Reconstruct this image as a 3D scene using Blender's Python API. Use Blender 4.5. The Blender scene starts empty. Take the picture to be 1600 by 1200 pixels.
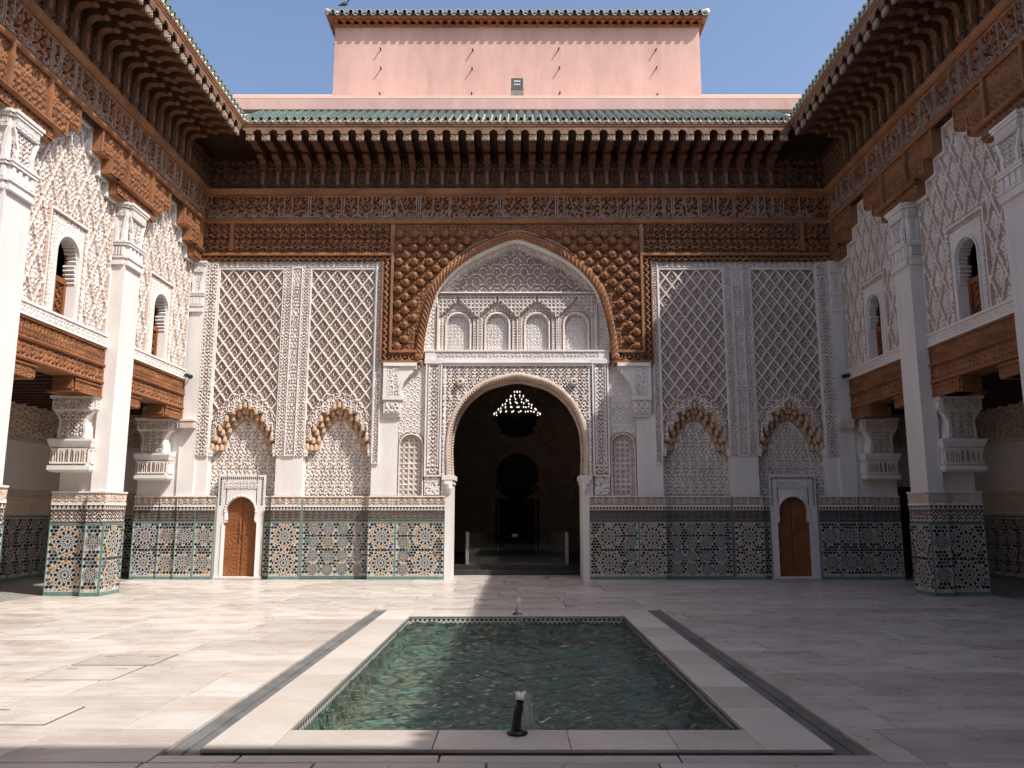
import bpy, math, random
import numpy as np
from mathutils import Matrix, Vector

scene = bpy.context.scene
COL = scene.collection
R = math.radians

# ------------------------------------------------------------------ camera, sky, sun, exposure
cam_d = bpy.data.cameras.new('camera'); cam = bpy.data.objects.new('camera', cam_d); COL.objects.link(cam)
cam.location = (0, 0, 1.5); cam.rotation_euler = (R(90 + 9.27), 0, 0)
cam_d.sensor_width = 36; cam_d.lens = 28; cam_d.shift_x = -0.005; cam_d.clip_start = 0.05; cam_d.clip_end = 3000
scene.camera = cam
world = bpy.data.worlds.new('World'); scene.world = world; world.use_nodes = True
wn = world.node_tree.nodes; wl = world.node_tree.links
sky = wn.new('ShaderNodeTexSky'); sky.sky_type = 'NISHITA'; sky.sun_disc = False
SUN = Vector((0.66, -0.434, 1.0)).normalized()
sky.sun_elevation = math.asin(SUN.z); sky.sun_rotation = math.atan2(SUN.x, SUN.y)
sky.altitude = 450; sky.air_density = 0.9; sky.dust_density = 3.6; sky.ozone_density = 1.0
wl.new(sky.outputs[0], wn['Background'].inputs[0]); wn['Background'].inputs[1].default_value = 0.14
sun_d = bpy.data.lights.new('sun', 'SUN'); sun_d.energy = 3.5; sun_d.angle = R(0.5); sun_d.color = (1.0, 0.965, 0.92)
sun = bpy.data.objects.new('sun', sun_d); COL.objects.link(sun); sun.location = (20, -13, 30)
sun.rotation_euler = (-SUN).to_track_quat('-Z', 'Y').to_euler()
vs = scene.view_settings; vs.view_transform = 'Standard'; vs.look = 'None'; vs.exposure = 0.72; vs.gamma = 1.0; vs.use_curve_mapping = False

cy = scene.cycles; cy.max_bounces = 8; cy.diffuse_bounces = 6; cy.glossy_bounces = 3; cy.transmission_bounces = 4; cy.transparent_max_bounces = 8; cy.caustics_reflective = False; cy.caustics_refractive = False

# ------------------------------------------------------------------ objects and hierarchy
WM = {}
def put(o, parent=None, M=None):
    COL.objects.link(o)
    M = M if M is not None else Matrix.Identity(4)
    WM[o] = M
    o.matrix_basis = M
    if parent is not None:
        o.parent = parent; o.matrix_parent_inverse = WM[parent].inverted()
    return o
def tag(o, label, cat=None, group=None, kind=None):
    if label: o['label'] = label
    if cat: o['category'] = cat
    if group: o['group'] = group
    if kind: o['kind'] = kind
    return o
def thing(name, loc, label, cat, group=None):
    o = put(bpy.data.objects.new(name, None), None, Matrix.Translation(loc))
    o.empty_display_size = 0.3
    return tag(o, label, cat, group)
def struct(o): o['kind'] = 'structure'; return o
def inst(name, mesh, parent, M): return put(bpy.data.objects.new(name, mesh), parent, M)
def kids(o): return [c for c in WM if c.parent == o]
MIRX = Matrix.Diagonal((-1, 1, 1, 1))
def mirror(o, parent, only=None):
    """copy of a part and its pieces on the other side of the court"""
    c = o.copy(); put(c, parent, MIRX @ WM[o])
    for k in list(kids(o)): mirror(k, c)
    return c
Tr = Matrix.Translation
def RZ(a): return Matrix.Rotation(R(a), 4, 'Z')

# ------------------------------------------------------------------ materials
MATS = {}
def mat(name, col, rough=.8, var=.12, scale=6., bump=0., bscale=60., col2=None, spec=.3, metal=0., stretch=None, objvar=0., fine=0.):
    m = bpy.data.materials.new(name); m.use_nodes = True; nt = m.node_tree; N = nt.nodes; Lk = nt.links
    b = N['Principled BSDF']; b.inputs['Roughness'].default_value = rough; b.inputs['Metallic'].default_value = metal
    b.inputs['Specular IOR Level'].default_value = spec
    tc = N.new('ShaderNodeTexCoord'); mp = N.new('ShaderNodeMapping'); Lk.new(tc.outputs['Object'], mp.inputs[0])
    if stretch: mp.inputs['Scale'].default_value = stretch
    n1 = N.new('ShaderNodeTexNoise'); n1.inputs['Scale'].default_value = scale; n1.inputs['Detail'].default_value = 6; n1.inputs['Roughness'].default_value = .62
    Lk.new(mp.outputs[0], n1.inputs['Vector'])
    c2 = col2 or tuple(c * (1 - 2.2 * var) for c in col)
    ramp = N.new('ShaderNodeValToRGB'); ramp.color_ramp.elements[0].position = .32; ramp.color_ramp.elements[1].position = .62
    ramp.color_ramp.elements[0].color = (*c2, 1); ramp.color_ramp.elements[1].color = (*col, 1)
    Lk.new(n1.outputs['Fac'], ramp.inputs[0]); out = ramp.outputs[0]
    if fine:
        n3 = N.new('ShaderNodeTexNoise'); n3.inputs['Scale'].default_value = scale * 9; n3.inputs['Detail'].default_value = 4
        Lk.new(mp.outputs[0], n3.inputs['Vector'])
        mr = N.new('ShaderNodeMapRange'); mr.inputs[1].default_value = .3; mr.inputs[2].default_value = .7; mr.inputs[3].default_value = 1 - fine; mr.inputs[4].default_value = 1 + fine * .5
        Lk.new(n3.outputs['Fac'], mr.inputs[0])
        mx = N.new('ShaderNodeVectorMath'); mx.operation = 'SCALE'; Lk.new(out, mx.inputs[0]); Lk.new(mr.outputs[0], mx.inputs['Scale']); out = mx.outputs[0]
    if objvar:
        oi = N.new('ShaderNodeObjectInfo'); mr = N.new('ShaderNodeMapRange'); mr.inputs[3].default_value = 1 - objvar; mr.inputs[4].default_value = 1 + objvar * .4
        Lk.new(oi.outputs['Random'], mr.inputs[0])
        mx = N.new('ShaderNodeVectorMath'); mx.operation = 'SCALE'; Lk.new(out, mx.inputs[0]); Lk.new(mr.outputs[0], mx.inputs['Scale']); out = mx.outputs[0]
    Lk.new(out, b.inputs['Base Color'])
    if bump:
        n2 = N.new('ShaderNodeTexNoise'); n2.inputs['Scale'].default_value = bscale; n2.inputs['Detail'].default_value = 4
        Lk.new(mp.outputs[0], n2.inputs['Vector'])
        bp = N.new('ShaderNodeBump'); bp.inputs['Strength'].default_value = bump; bp.inputs['Distance'].default_value = .02
        Lk.new(n2.outputs['Fac'], bp.inputs['Height']); Lk.new(bp.outputs[0], b.inputs['Normal'])
    MATS[name] = m
    return m
mat('stucco', (.77, .715, .665), .9, .10, 1.6, .25, 55)
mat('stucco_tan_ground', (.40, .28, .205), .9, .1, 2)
mat('stucco_tan', (.66, .53, .43), .9, .10, 2.0, .25, 55)
mat('plaster', (.765, .725, .69), .85, .07, .9, .10, 18, stretch=(1, 1, .35), fine=.045)
mat('stucco_ground', (.50, .375, .305), .9, .10, 2.0, .25, 55)  # for carved recesses: aged pigment, with shade painted into the colour
mat('wood_carved', (.335, .15, .068), .62, .22, 1.6, .25, 40, stretch=(1, 1, 3), fine=.25)
mat('wood_ground', (.115, .052, .028), .7, .15, 3, .2, 40, fine=.2)  # for carved recesses: old paint remains, with shade painted into the colour
mat('honeycomb', (.54, .375, .25), .85, .12, 5, .1, 40)
mat('wood', (.34, .145, .064), .62, .22, 1.6, .25, 40, stretch=(1, 1, 3), fine=.25)
mat('wood_rail', (.35, .16, .075), .5, .2, 1.5, .12, 30, fine=.15)
mat('fascia_wood', (.265, .145, .085), .65, .22, 2, .2, 40, fine=.2)
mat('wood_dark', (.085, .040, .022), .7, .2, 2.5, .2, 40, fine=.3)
mat('wood_orange', (.25, .092, .032), .5, .12, 3, .12, 40, fine=.2)
mat('painted_tip', (.42, .32, .235), .8, .15, 9, .2, 60)
mat('letter', (.36, .295, .25), .95, .15, 5, spec=.05)
mat('pink', (.65, .415, .35), .95, .11, .5, .15, 10, stretch=(1, 1, .3), fine=.08)
mat('pink_light', (.80, .55, .45), .9, .05, .8, .1, 14)
mat('green_glaze', (.035, .115, .09), .22, .3, 6, .05, 30, col2=(.115, .205, .165), spec=.6, objvar=.35)
mat('tile_rim', (.66, .63, .55), .7, .15, 8)
mat('tile_hollow', (.50, .50, .43), .6, .2, 9, col2=(.22, .28, .23))
mat('tile_white', (.56, .545, .50), .28, .08, 14, spec=.5)
mat('tile_black', (.022, .022, .026), .25, .2, 14, spec=.5)
mat('tile_blue', (.075, .12, .19), .28, .2, 14, spec=.5)
mat('tile_ochre', (.40, .21, .065), .28, .15, 14, spec=.5)
mat('tile_green', (.035, .13, .10), .28, .2, 14, spec=.5)
mat('mint', (.13, .235, .20), .35, .12, 10, spec=.5)
mat('mosaic_edge', (.20, .22, .21), .4, .2, 30, spec=.4)
mat('wood_aged', (.17, .080, .042), .7, .2, 2.2, .25, 40, stretch=(1, 1, 3), fine=.3)
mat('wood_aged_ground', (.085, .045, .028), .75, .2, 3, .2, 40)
mat('carved_glaze', (.095, .045, .028), .3, .2, 10, spec=.5)
mat('carved_clay', (.36, .225, .15), .8, .12, 8)
mat('coping', (.66, .605, .55), .32, .05, 1.3, 0, col2=(.60, .505, .41), spec=.5, objvar=.22, fine=.06)
mat('drain_stone', (.17, .17, .165), .5, .2, 3, .1, 20)
mat('hatch_metal', (.30, .27, .23), .5, .2, 5)
mat('grout', (.12, .10, .085), .9, .1, 8)
mat('gallery_tile', (.34, .315, .29), .6, .25, 18, .15, 60)
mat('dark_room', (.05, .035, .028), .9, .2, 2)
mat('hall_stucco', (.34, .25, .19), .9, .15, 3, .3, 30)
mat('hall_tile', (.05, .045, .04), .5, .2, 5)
mat('black_metal', (.012, .012, .013), .4, .2, 8, spec=.5)
mat('brass', (.55, .38, .16), .4, .15, 8, metal=.8)
mat('white_plastic', (.75, .75, .74), .4, .02, 4)
mat('lamp_grey', (.085, .08, .075), .5, .1, 8)
mat('lamp_glass', (.80, .80, .80), .2, .05, 8)
mat('feather', (.10, .10, .12), .7, .2, 20)
mat('water_white', (.85, .88, .88), .15, .05, 20, spec=.6)
mat('pool_tile', (.28, .385, .34), .5, .22, 1.6, 0, col2=(.38, .315, .22), fine=.5)
mat('clay_back', (.45, .30, .20), .9, .1, 4)

def marble():
    m = mat('marble', (.585, .54, .50), .26, .05, 1.1, 0, col2=(.52, .445, .385), spec=.5, objvar=.19)
    nt = m.node_tree; N = nt.nodes; Lk = nt.links; b = N['Principled BSDF']
    src = b.inputs['Base Color'].links[0].from_socket
    tc = N.new('ShaderNodeTexCoord'); oi = N.new('ShaderNodeObjectInfo')
    ad = N.new('ShaderNodeVectorMath'); ad.operation = 'ADD'; Lk.new(tc.outputs['Object'], ad.inputs[0])
    sc = N.new('ShaderNodeVectorMath'); sc.operation = 'SCALE'; sc.inputs[0].default_value = (37, 91, 13); Lk.new(oi.outputs['Random'], sc.inputs['Scale']); Lk.new(sc.outputs[0], ad.inputs[1])
    mp = N.new('ShaderNodeMapping'); mp.inputs['Scale'].default_value = (.35, 2.2, 1); mp.inputs['Rotation'].default_value = (0, 0, .22); Lk.new(ad.outputs[0], mp.inputs[0])
    nz = N.new('ShaderNodeTexNoise'); nz.inputs['Scale'].default_value = 1.6; nz.inputs['Detail'].default_value = 8; nz.inputs['Distortion'].default_value = 1.4
    Lk.new(mp.outputs[0], nz.inputs['Vector'])
    rp = N.new('ShaderNodeValToRGB'); e = rp.color_ramp.elements
    e[0].position = .43; e[0].color = (1, 1, 1, 1); e[1].position = .56; e[1].color = (1, 1, 1, 1)
    k = e.new(.5); k.color = (.86, .80, .745, 1)
    Lk.new(nz.outputs['Fac'], rp.inputs[0])
    mx = N.new('ShaderNodeMix'); mx.data_type = 'RGBA'; mx.blend_type = 'MULTIPLY'; mx.inputs[0].default_value = .85
    Lk.new(src, mx.inputs[6]); Lk.new(rp.outputs[0], mx.inputs[7]); Lk.new(mx.outputs[2], b.inputs['Base Color'])
    n2 = N.new('ShaderNodeTexNoise'); n2.inputs['Scale'].default_value = 2.2; n2.inputs['Detail'].default_value = 6; Lk.new(tc.outputs['Object'], n2.inputs['Vector'])
    mr = N.new('ShaderNodeMapRange'); mr.inputs[1].default_value = .3; mr.inputs[2].default_value = .7; mr.inputs[3].default_value = .2; mr.inputs[4].default_value = .5
    Lk.new(n2.outputs['Fac'], mr.inputs[0]); Lk.new(mr.outputs[0], b.inputs['Roughness'])
marble()

def water_mat():
    m = bpy.data.materials.new('water'); m.use_nodes = True; nt = m.node_tree; N = nt.nodes; Lk = nt.links
    N.remove(N['Principled BSDF'])
    tr = N.new('ShaderNodeBsdfTransparent'); tr.inputs[0].default_value = (.68, .80, .75, 1)
    gl = N.new('ShaderNodeBsdfGlossy'); gl.inputs['Roughness'].default_value = .04
    fr = N.new('ShaderNodeFresnel'); fr.inputs[0].default_value = 1.46
    mx = N.new('ShaderNodeMixShader')
    tc = N.new('ShaderNodeTexCoord'); nz = N.new('ShaderNodeTexNoise'); nz.inputs['Scale'].default_value = 8; nz.inputs['Detail'].default_value = 4; nz.inputs['Distortion'].default_value = 1.0
    mp = N.new('ShaderNodeMapping'); mp.inputs['Scale'].default_value = (1, 1.6, 1); Lk.new(tc.outputs['Object'], mp.inputs[0]); Lk.new(mp.outputs[0], nz.inputs['Vector'])
    bp = N.new('ShaderNodeBump'); bp.inputs['Strength'].default_value = 1.0; bp.inputs['Distance'].default_value = .05; Lk.new(nz.outputs['Fac'], bp.inputs['Height'])
    Lk.new(bp.outputs[0], fr.inputs['Normal']); Lk.new(bp.outputs[0], gl.inputs['Normal'])
    Lk.new(fr.outputs[0], mx.inputs[0]); Lk.new(tr.outputs[0], mx.inputs[1]); Lk.new(gl.outputs[0], mx.inputs[2])
    Lk.new(mx.outputs[0], N['Material Output'].inputs[0]); MATS['water'] = m
    g = bpy.data.materials.new('glass'); g.use_nodes = True; nt = g.node_tree; N = nt.nodes; Lk = nt.links
    N.remove(N['Principled BSDF'])
    tr = N.new('ShaderNodeBsdfTransparent'); tr.inputs[0].default_value = (.90, .93, .92, 1)
    gl = N.new('ShaderNodeBsdfGlossy'); gl.inputs['Roughness'].default_value = .02
    fr = N.new('ShaderNodeFresnel'); fr.inputs[0].default_value = 1.45; mx = N.new('ShaderNodeMixShader')
    Lk.new(fr.outputs[0], mx.inputs[0]); Lk.new(tr.outputs[0], mx.inputs[1]); Lk.new(gl.outputs[0], mx.inputs[2]); Lk.new(mx.outputs[0], N['Material Output'].inputs[0])
    MATS['glass'] = g
    e = bpy.data.materials.new('bulb'); e.use_nodes = True; b = e.node_tree.nodes['Principled BSDF']
    b.inputs['Base Color'].default_value = (.9, .85, .75, 1); b.inputs['Emission Color'].default_value = (1, .86, .68, 1); b.inputs['Emission Strength'].default_value = 1.6
    MATS['bulb'] = e
water_mat()

# ------------------------------------------------------------------ mesh helpers
EXTRA = {}
class MB:
    def __init__(s): s.v = []; s.f = []; s.m = []; s.parts = []
    def add(s, vs, fs, m=0):
        b = len(s.v); s.v.extend(vs)
        f0 = len(s.f)
        for f in fs: s.f.append(tuple(b + i for i in f)); s.m.append(m)
        s.parts.append((b, len(s.v), f0, len(s.f)))
    def box(s, x0, x1, y0, y1, z0, z1, m=0):
        s.add([(x0, y0, z0), (x1, y0, z0), (x1, y1, z0), (x0, y1, z0), (x0, y0, z1), (x1, y0, z1), (x1, y1, z1), (x0, y1, z1)],
              [(0, 3, 2, 1), (4, 5, 6, 7), (0, 1, 5, 4), (1, 2, 6, 5), (2, 3, 7, 6), (3, 0, 4, 7)], m)
    def slab(s, x0, x1, y0, y1, z0, z1, b=.006, m=0):
        s.add([(x0, y0, z0), (x1, y0, z0), (x1, y1, z0), (x0, y1, z0), (x0, y0, z1 - b), (x1, y0, z1 - b), (x1, y1, z1 - b), (x0, y1, z1 - b),
               (x0 + b, y0 + b, z1), (x1 - b, y0 + b, z1), (x1 - b, y1 - b, z1), (x0 + b, y1 - b, z1)],
              [(0, 3, 2, 1), (0, 1, 5, 4), (1, 2, 6, 5), (2, 3, 7, 6), (3, 0, 4, 7), (8, 9, 10, 11), (4, 5, 9, 8), (5, 6, 10, 9), (6, 7, 11, 10), (7, 4, 8, 11)], m)
    def tbox(s, T, u0, u1, v0, v1, d0, d1, m=0):
        P = [T(u, v, d) for d in (d0, d1) for (u, v) in ((u0, v0), (u1, v0), (u1, v1), (u0, v1))]
        s.add(P, [(0, 3, 2, 1), (4, 5, 6, 7), (0, 1, 5, 4), (1, 2, 6, 5), (2, 3, 7, 6), (3, 0, 4, 7)], m)
    def prism(s, T, pts, d0, d1, m=0):
        n = len(pts); P = [T(u, v, d0) for u, v in pts] + [T(u, v, d1) for u, v in pts]
        s.add(P, [tuple(range(n))[::-1], tuple(range(n, 2 * n))] + [(i, (i + 1) % n, n + (i + 1) % n, n + i) for i in range(n)], m)
    def sweep(s, T, path, prof, c=None, closed=False, m=0):
        """planar path (u,v); profile (n,d): n in-plane offset (towards c when given), d depth"""
        n = len(path); k = len(prof); P = []
        for i in range(n):
            a = path[max(i - 1, 0)] if not closed else path[i - 1]
            b = path[min(i + 1, n - 1)] if not closed else path[(i + 1) % n]
            tx, ty = b[0] - a[0], b[1] - a[1]; l = math.hypot(tx, ty) or 1
            nx, ny = -ty / l, tx / l
            if c is not None and (c[0] - path[i][0]) * nx + (c[1] - path[i][1]) * ny < 0: nx, ny = -nx, -ny
            for (o, d) in prof: P.append(T(path[i][0] + nx * o, path[i][1] + ny * o, d))
        F = []
        for i in range(n if closed else n - 1):
            j = (i + 1) % n
            for q in range(k - 1): F.append((i * k + q, i * k + q + 1, j * k + q + 1, j * k + q))
        s.add(P, F, m)
    def tube(s, path, r, k=6, m=0, cap=True):
        P = []; n = len(path); rr = r if isinstance(r, (list, tuple)) else [r] * n
        for i in range(n):
            a = Vector(path[max(i - 1, 0)]); b = Vector(path[min(i + 1, n - 1)]); t = (b - a).normalized()
            up = Vector((0, 0, 1)) if abs(t.z) < .9 else Vector((1, 0, 0))
            x = t.cross(up).normalized(); y = x.cross(t)
            for q in range(k):
                an = 2 * math.pi * q / k; w = Vector(path[i]) + (x * math.cos(an) + y * math.sin(an)) * rr[i]; P.append(tuple(w))
        F = [(i * k + q, i * k + (q + 1) % k, (i + 1) * k + (q + 1) % k, (i + 1) * k + q) for i in range(n - 1) for q in range(k)]
        if cap: F += [tuple(range(k))[::-1], tuple(range((n - 1) * k, n * k))]
        s.add(P, F, m)
    def lathe(s, prof, c=(0, 0, 0), k=16, m=0, axis='z'):
        P = []
        for (r, z) in prof:
            for q in range(k):
                a = 2 * math.pi * q / k
                p = (r * math.cos(a), r * math.sin(a), z)
                if axis == 'y': p = (p[0], -p[2], p[1])
                P.append((c[0] + p[0], c[1] + p[1], c[2] + p[2]))
        n = len(prof)
        F = [(i * k + q, i * k + (q + 1) % k, (i + 1) * k + (q + 1) % k, (i + 1) * k + q) for i in range(n - 1) for q in range(k)]
        F += [tuple(range(k))[::-1], tuple(range((n - 1) * k, n * k))]
        s.add(P, F, m)
    def mesh(s, name, mats, smooth=False):
        me = bpy.data.meshes.new(name); me.from_pydata(s.v, [], s.f)
        for q in mats: me.materials.append(MATS[q])
        me.polygons.foreach_set('material_index', s.m)
        if smooth: me.polygons.foreach_set('use_smooth', [True] * len(s.f))
        me.update(); return me
    def pieces(s):
        n = len(s.parts)
        if n < 2 or n > 400: return [s]
        lo = np.array([np.min(np.array(s.v[a:c]), 0) for a, c, f0, f1 in s.parts]); hi = np.array([np.max(np.array(s.v[a:c]), 0) for a, c, f0, f1 in s.parts]); size = (hi - lo).max(1)
        gap = np.maximum(0, np.maximum(lo[:, None] - hi[None], lo[None] - hi[:, None])); near = np.sqrt((gap ** 2).sum(2)) <= np.maximum(.02, .45 * np.maximum(size[:, None], size[None]))
        lab = list(range(n))
        def root(i):
            while lab[i] != i: i = lab[i]
            return i
        for i, j in zip(*np.nonzero(np.triu(near, 1))):
            a, c = root(i), root(j)
            if a != c: lab[max(a, c)] = min(a, c)
        groups = {}
        for i in range(n): groups.setdefault(root(i), []).append(i)
        if len(groups) == 1: return [s]
        out = []
        for g in groups.values():
            q = MB()
            for i in g:
                a, c, f0, f1 = s.parts[i]; q.add(s.v[a:c], [tuple(x - a for x in f) for f in s.f[f0:f1]], 0); q.m[-(f1 - f0):] = s.m[f0:f1]
            out.append(q)
        return out
    def build(s, name, mats, parent=None, M=None, smooth=False, split=True):
        mats = [mats] if isinstance(mats, str) else mats
        ps = s.pieces() if split and parent is not None else [s]
        if len(ps) > 1:
            os_ = [p.build(name, mats, parent, M, smooth, False) for p in ps]; EXTRA[os_[0]] = os_[1:]; return os_[0]
        return put(bpy.data.objects.new(name, s.mesh(name, mats, smooth)), parent, M)

def TB(y0): return lambda u, v, d: (u, y0 - d, v)          # a wall that faces the camera
def TL(x0): return lambda u, v, d: (x0 + d, u, v)          # a wall that faces +X (left wing)
def TLb(y0): return lambda u, v, d: (u, y0 + d, v)         # a wall that faces away from the camera

def relief_mesh(name, mats, T, u0, u1, v0, v1, res, fn, mask=None, matfn=None):
    nu = max(2, int(round((u1 - u0) / res)) + 1); nv = max(2, int(round((v1 - v0) / res)) + 1)
    u = np.linspace(u0, u1, nu); v = np.linspace(v0, v1, nv); U, V = np.meshgrid(u, v)
    D = fn(U, V) + np.zeros_like(U)
    X, Y, Z = T(U, V, D)
    co = np.stack([X + 0 * U, Y + 0 * U, Z + 0 * U], -1).reshape(-1, 3).astype(np.float32)
    idx = np.arange(nu * nv).reshape(nv, nu)
    q = np.stack([idx[:-1, :-1], idx[:-1, 1:], idx[1:, 1:], idx[1:, :-1]], -1).reshape(-1, 4)
    uc = .25 * (U[:-1, :-1] + U[1:, :-1] + U[:-1, 1:] + U[1:, 1:]).ravel(); vc = .25 * (V[:-1, :-1] + V[1:, :-1] + V[:-1, 1:] + V[1:, 1:]).ravel()
    dc = .25 * (D[:-1, :-1] + D[1:, :-1] + D[:-1, 1:] + D[1:, 1:]).ravel()
    Dm = D.copy()
    for k in (1, 2, 3):
        Dm[k:] = np.maximum(Dm[k:], D[:-k]); Dm[:-k] = np.maximum(Dm[:-k], D[k:])
    D2 = Dm.copy()
    for k in (1, 2, 3):
        Dm[:, k:] = np.maximum(Dm[:, k:], D2[:, :-k]); Dm[:, :-k] = np.maximum(Dm[:, :-k], D2[:, k:])
    low = .25 * (Dm[:-1, :-1] + Dm[1:, :-1] + Dm[:-1, 1:] + Dm[1:, 1:]).ravel() - dc
    if mask is not None:
        keep = mask(uc, vc); low = low[keep]; q = q[keep]; uc = uc[keep]; vc = vc[keep]; dc = dc[keep]
        used = np.zeros(len(co), bool); used[q.ravel()] = True
        new = np.cumsum(used) - 1; co = co[used]; q = new[q]
    me = bpy.data.meshes.new(name); nq = len(q)
    me.vertices.add(len(co)); me.vertices.foreach_set('co', co.ravel())
    me.loops.add(nq * 4); me.loops.foreach_set('vertex_index', q.ravel().astype(np.int32))
    me.polygons.add(nq); me.polygons.foreach_set('loop_start', np.arange(0, nq * 4, 4, dtype=np.int32)); me.polygons.foreach_set('loop_total', np.full(nq, 4, np.int32))
    mats = [mats] if isinstance(mats, str) else list(mats); first = mats[0]; gi = None
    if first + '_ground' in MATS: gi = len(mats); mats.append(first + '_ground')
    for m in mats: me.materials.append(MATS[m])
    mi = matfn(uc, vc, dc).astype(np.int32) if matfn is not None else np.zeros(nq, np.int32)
    if gi is not None: mi = np.where((mi == 0) & (low > .016) & (low < .075), gi, mi).astype(np.int32)  # faces below their neighbours go darker: pigmented ground plus painted-in recess shade
    me.polygons.foreach_set('material_index', mi)
    me.update(calc_edges=True); return me
def relief(name, parent, mats, T, u0, u1, v0, v1, res, fn, mask=None, matfn=None, M=None):
    return put(bpy.data.objects.new(name, relief_mesh(name, mats, T, u0, u1, v0, v1, res, fn, mask, matfn)), parent, M)

# ------------------------------------------------------------------ carving patterns (0..1)
def ss(a, b, x): t = np.clip((x - a) / (b - a), 0, 1); return t * t * (3 - 2 * t)
def tri(x): return np.abs((x % 2) - 1)
def vine(u, v, s):
    x = tri(u / s) * 3.2; y = v / s * 3.2
    f = np.sin(2.1 * x + 1.5 * np.sin(1.9 * y)) + np.sin(2.3 * y + 1.6 * np.sin(2.4 * x) + .5) + .8 * np.sin(4.1 * x - 3.3 * y + 1.2 * np.sin(3 * y))
    return ss(-.80, -.15, f)
def scroll(u, v, s):
    i = np.floor(u / s); j = np.floor(v / s); x = u / s - i - .5; y = v / s - j - .5
    ch = np.where((i + j) % 2 == 0, 1., -1.); r = np.hypot(x, y); th = np.arctan2(y, x) * ch
    f = np.cos(th + 15 * r + 1.6 * j) + .35 * np.cos(5 * th)
    f = np.where(r > .5, np.cos(9 * x) * np.cos(9 * y) * 1.1, f)
    return ss(-.45, .05, f)
def scale_pat(u, v, w, h):
    j = np.floor(v / h); x = (u / w + .5 * (j % 2)) % 1 - .5; y = v / h - j
    r = np.hypot(x * 1.5, (y - .1)); return .5 + .5 * np.cos(r * 15)
def star_pat(u, v, s):
    a = np.abs(np.cos(np.pi * u / s)) ; b = np.abs(np.cos(np.pi * v / s)); c = np.abs(np.cos(np.pi * (u + v) / s / 1.0)); d = np.abs(np.cos(np.pi * (u - v) / s))
    f = np.minimum(np.minimum(a, b), np.minimum(c, d)); return 1 - ss(.12, .38, f)
def kufic(u, v, w, uc):
    x = np.abs(u - uc) / w; y = v / .26; row = np.floor(y); fy = y - row
    f = np.sin(x * (9 + 3 * (row % 3)) + row * 1.7) * np.cos(fy * 6.28 * 1.5 + row * .8)
    bar = np.where(np.abs(((fy * 3) % 1) - .5) < .16, 1., 0.)
    return np.maximum(ss(-.1, .25, f), bar * (np.sin(x * 7 + row) > 0))
def chevron(u, v, s): return ss(-.2, .2, np.sin((v + s * tri(u / s * 2) * .5) / s * 6.28 * 1.2))
def lozenge(u, v, w, h, rib=.10):
    a = u / w + v / h; b = u / w - v / h
    fa = np.abs((a + .5) % 1 - .5); fb = np.abs((b + .5) % 1 - .5)
    rid = 1 - ss(rib * .75, rib * 1.35, np.minimum(fa, fb))
    la = (a % 1) - .5; lb = (b % 1) - .5; x = (la + lb); y = (la - lb)
    r = np.hypot(x, y * .95); th = np.arctan2(y, x)
    pet = ss(.02, .14, .46 + .10 * np.cos(4 * th) - r) * (.55 + .45 * np.cos(2.0 * th + 9 * r)); pet = pet * (np.abs(x) > .035)
    eye = 1 - ss(.07, .12, np.hypot(x, y + .18))
    return np.maximum(rid, np.clip(.80 * pet, 0, 1) * (1 - eye * .8))
def wavy(u, v, s): return ss(-.5, .4, np.sin(v / s * 6.28 + 1.7 * np.sin(u / s * 4.1) + .8 * np.sin(u / s * 9 + v / s * 3)) + .5 * np.sin(u / s * 7.3 - v / s * 2.2))

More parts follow.
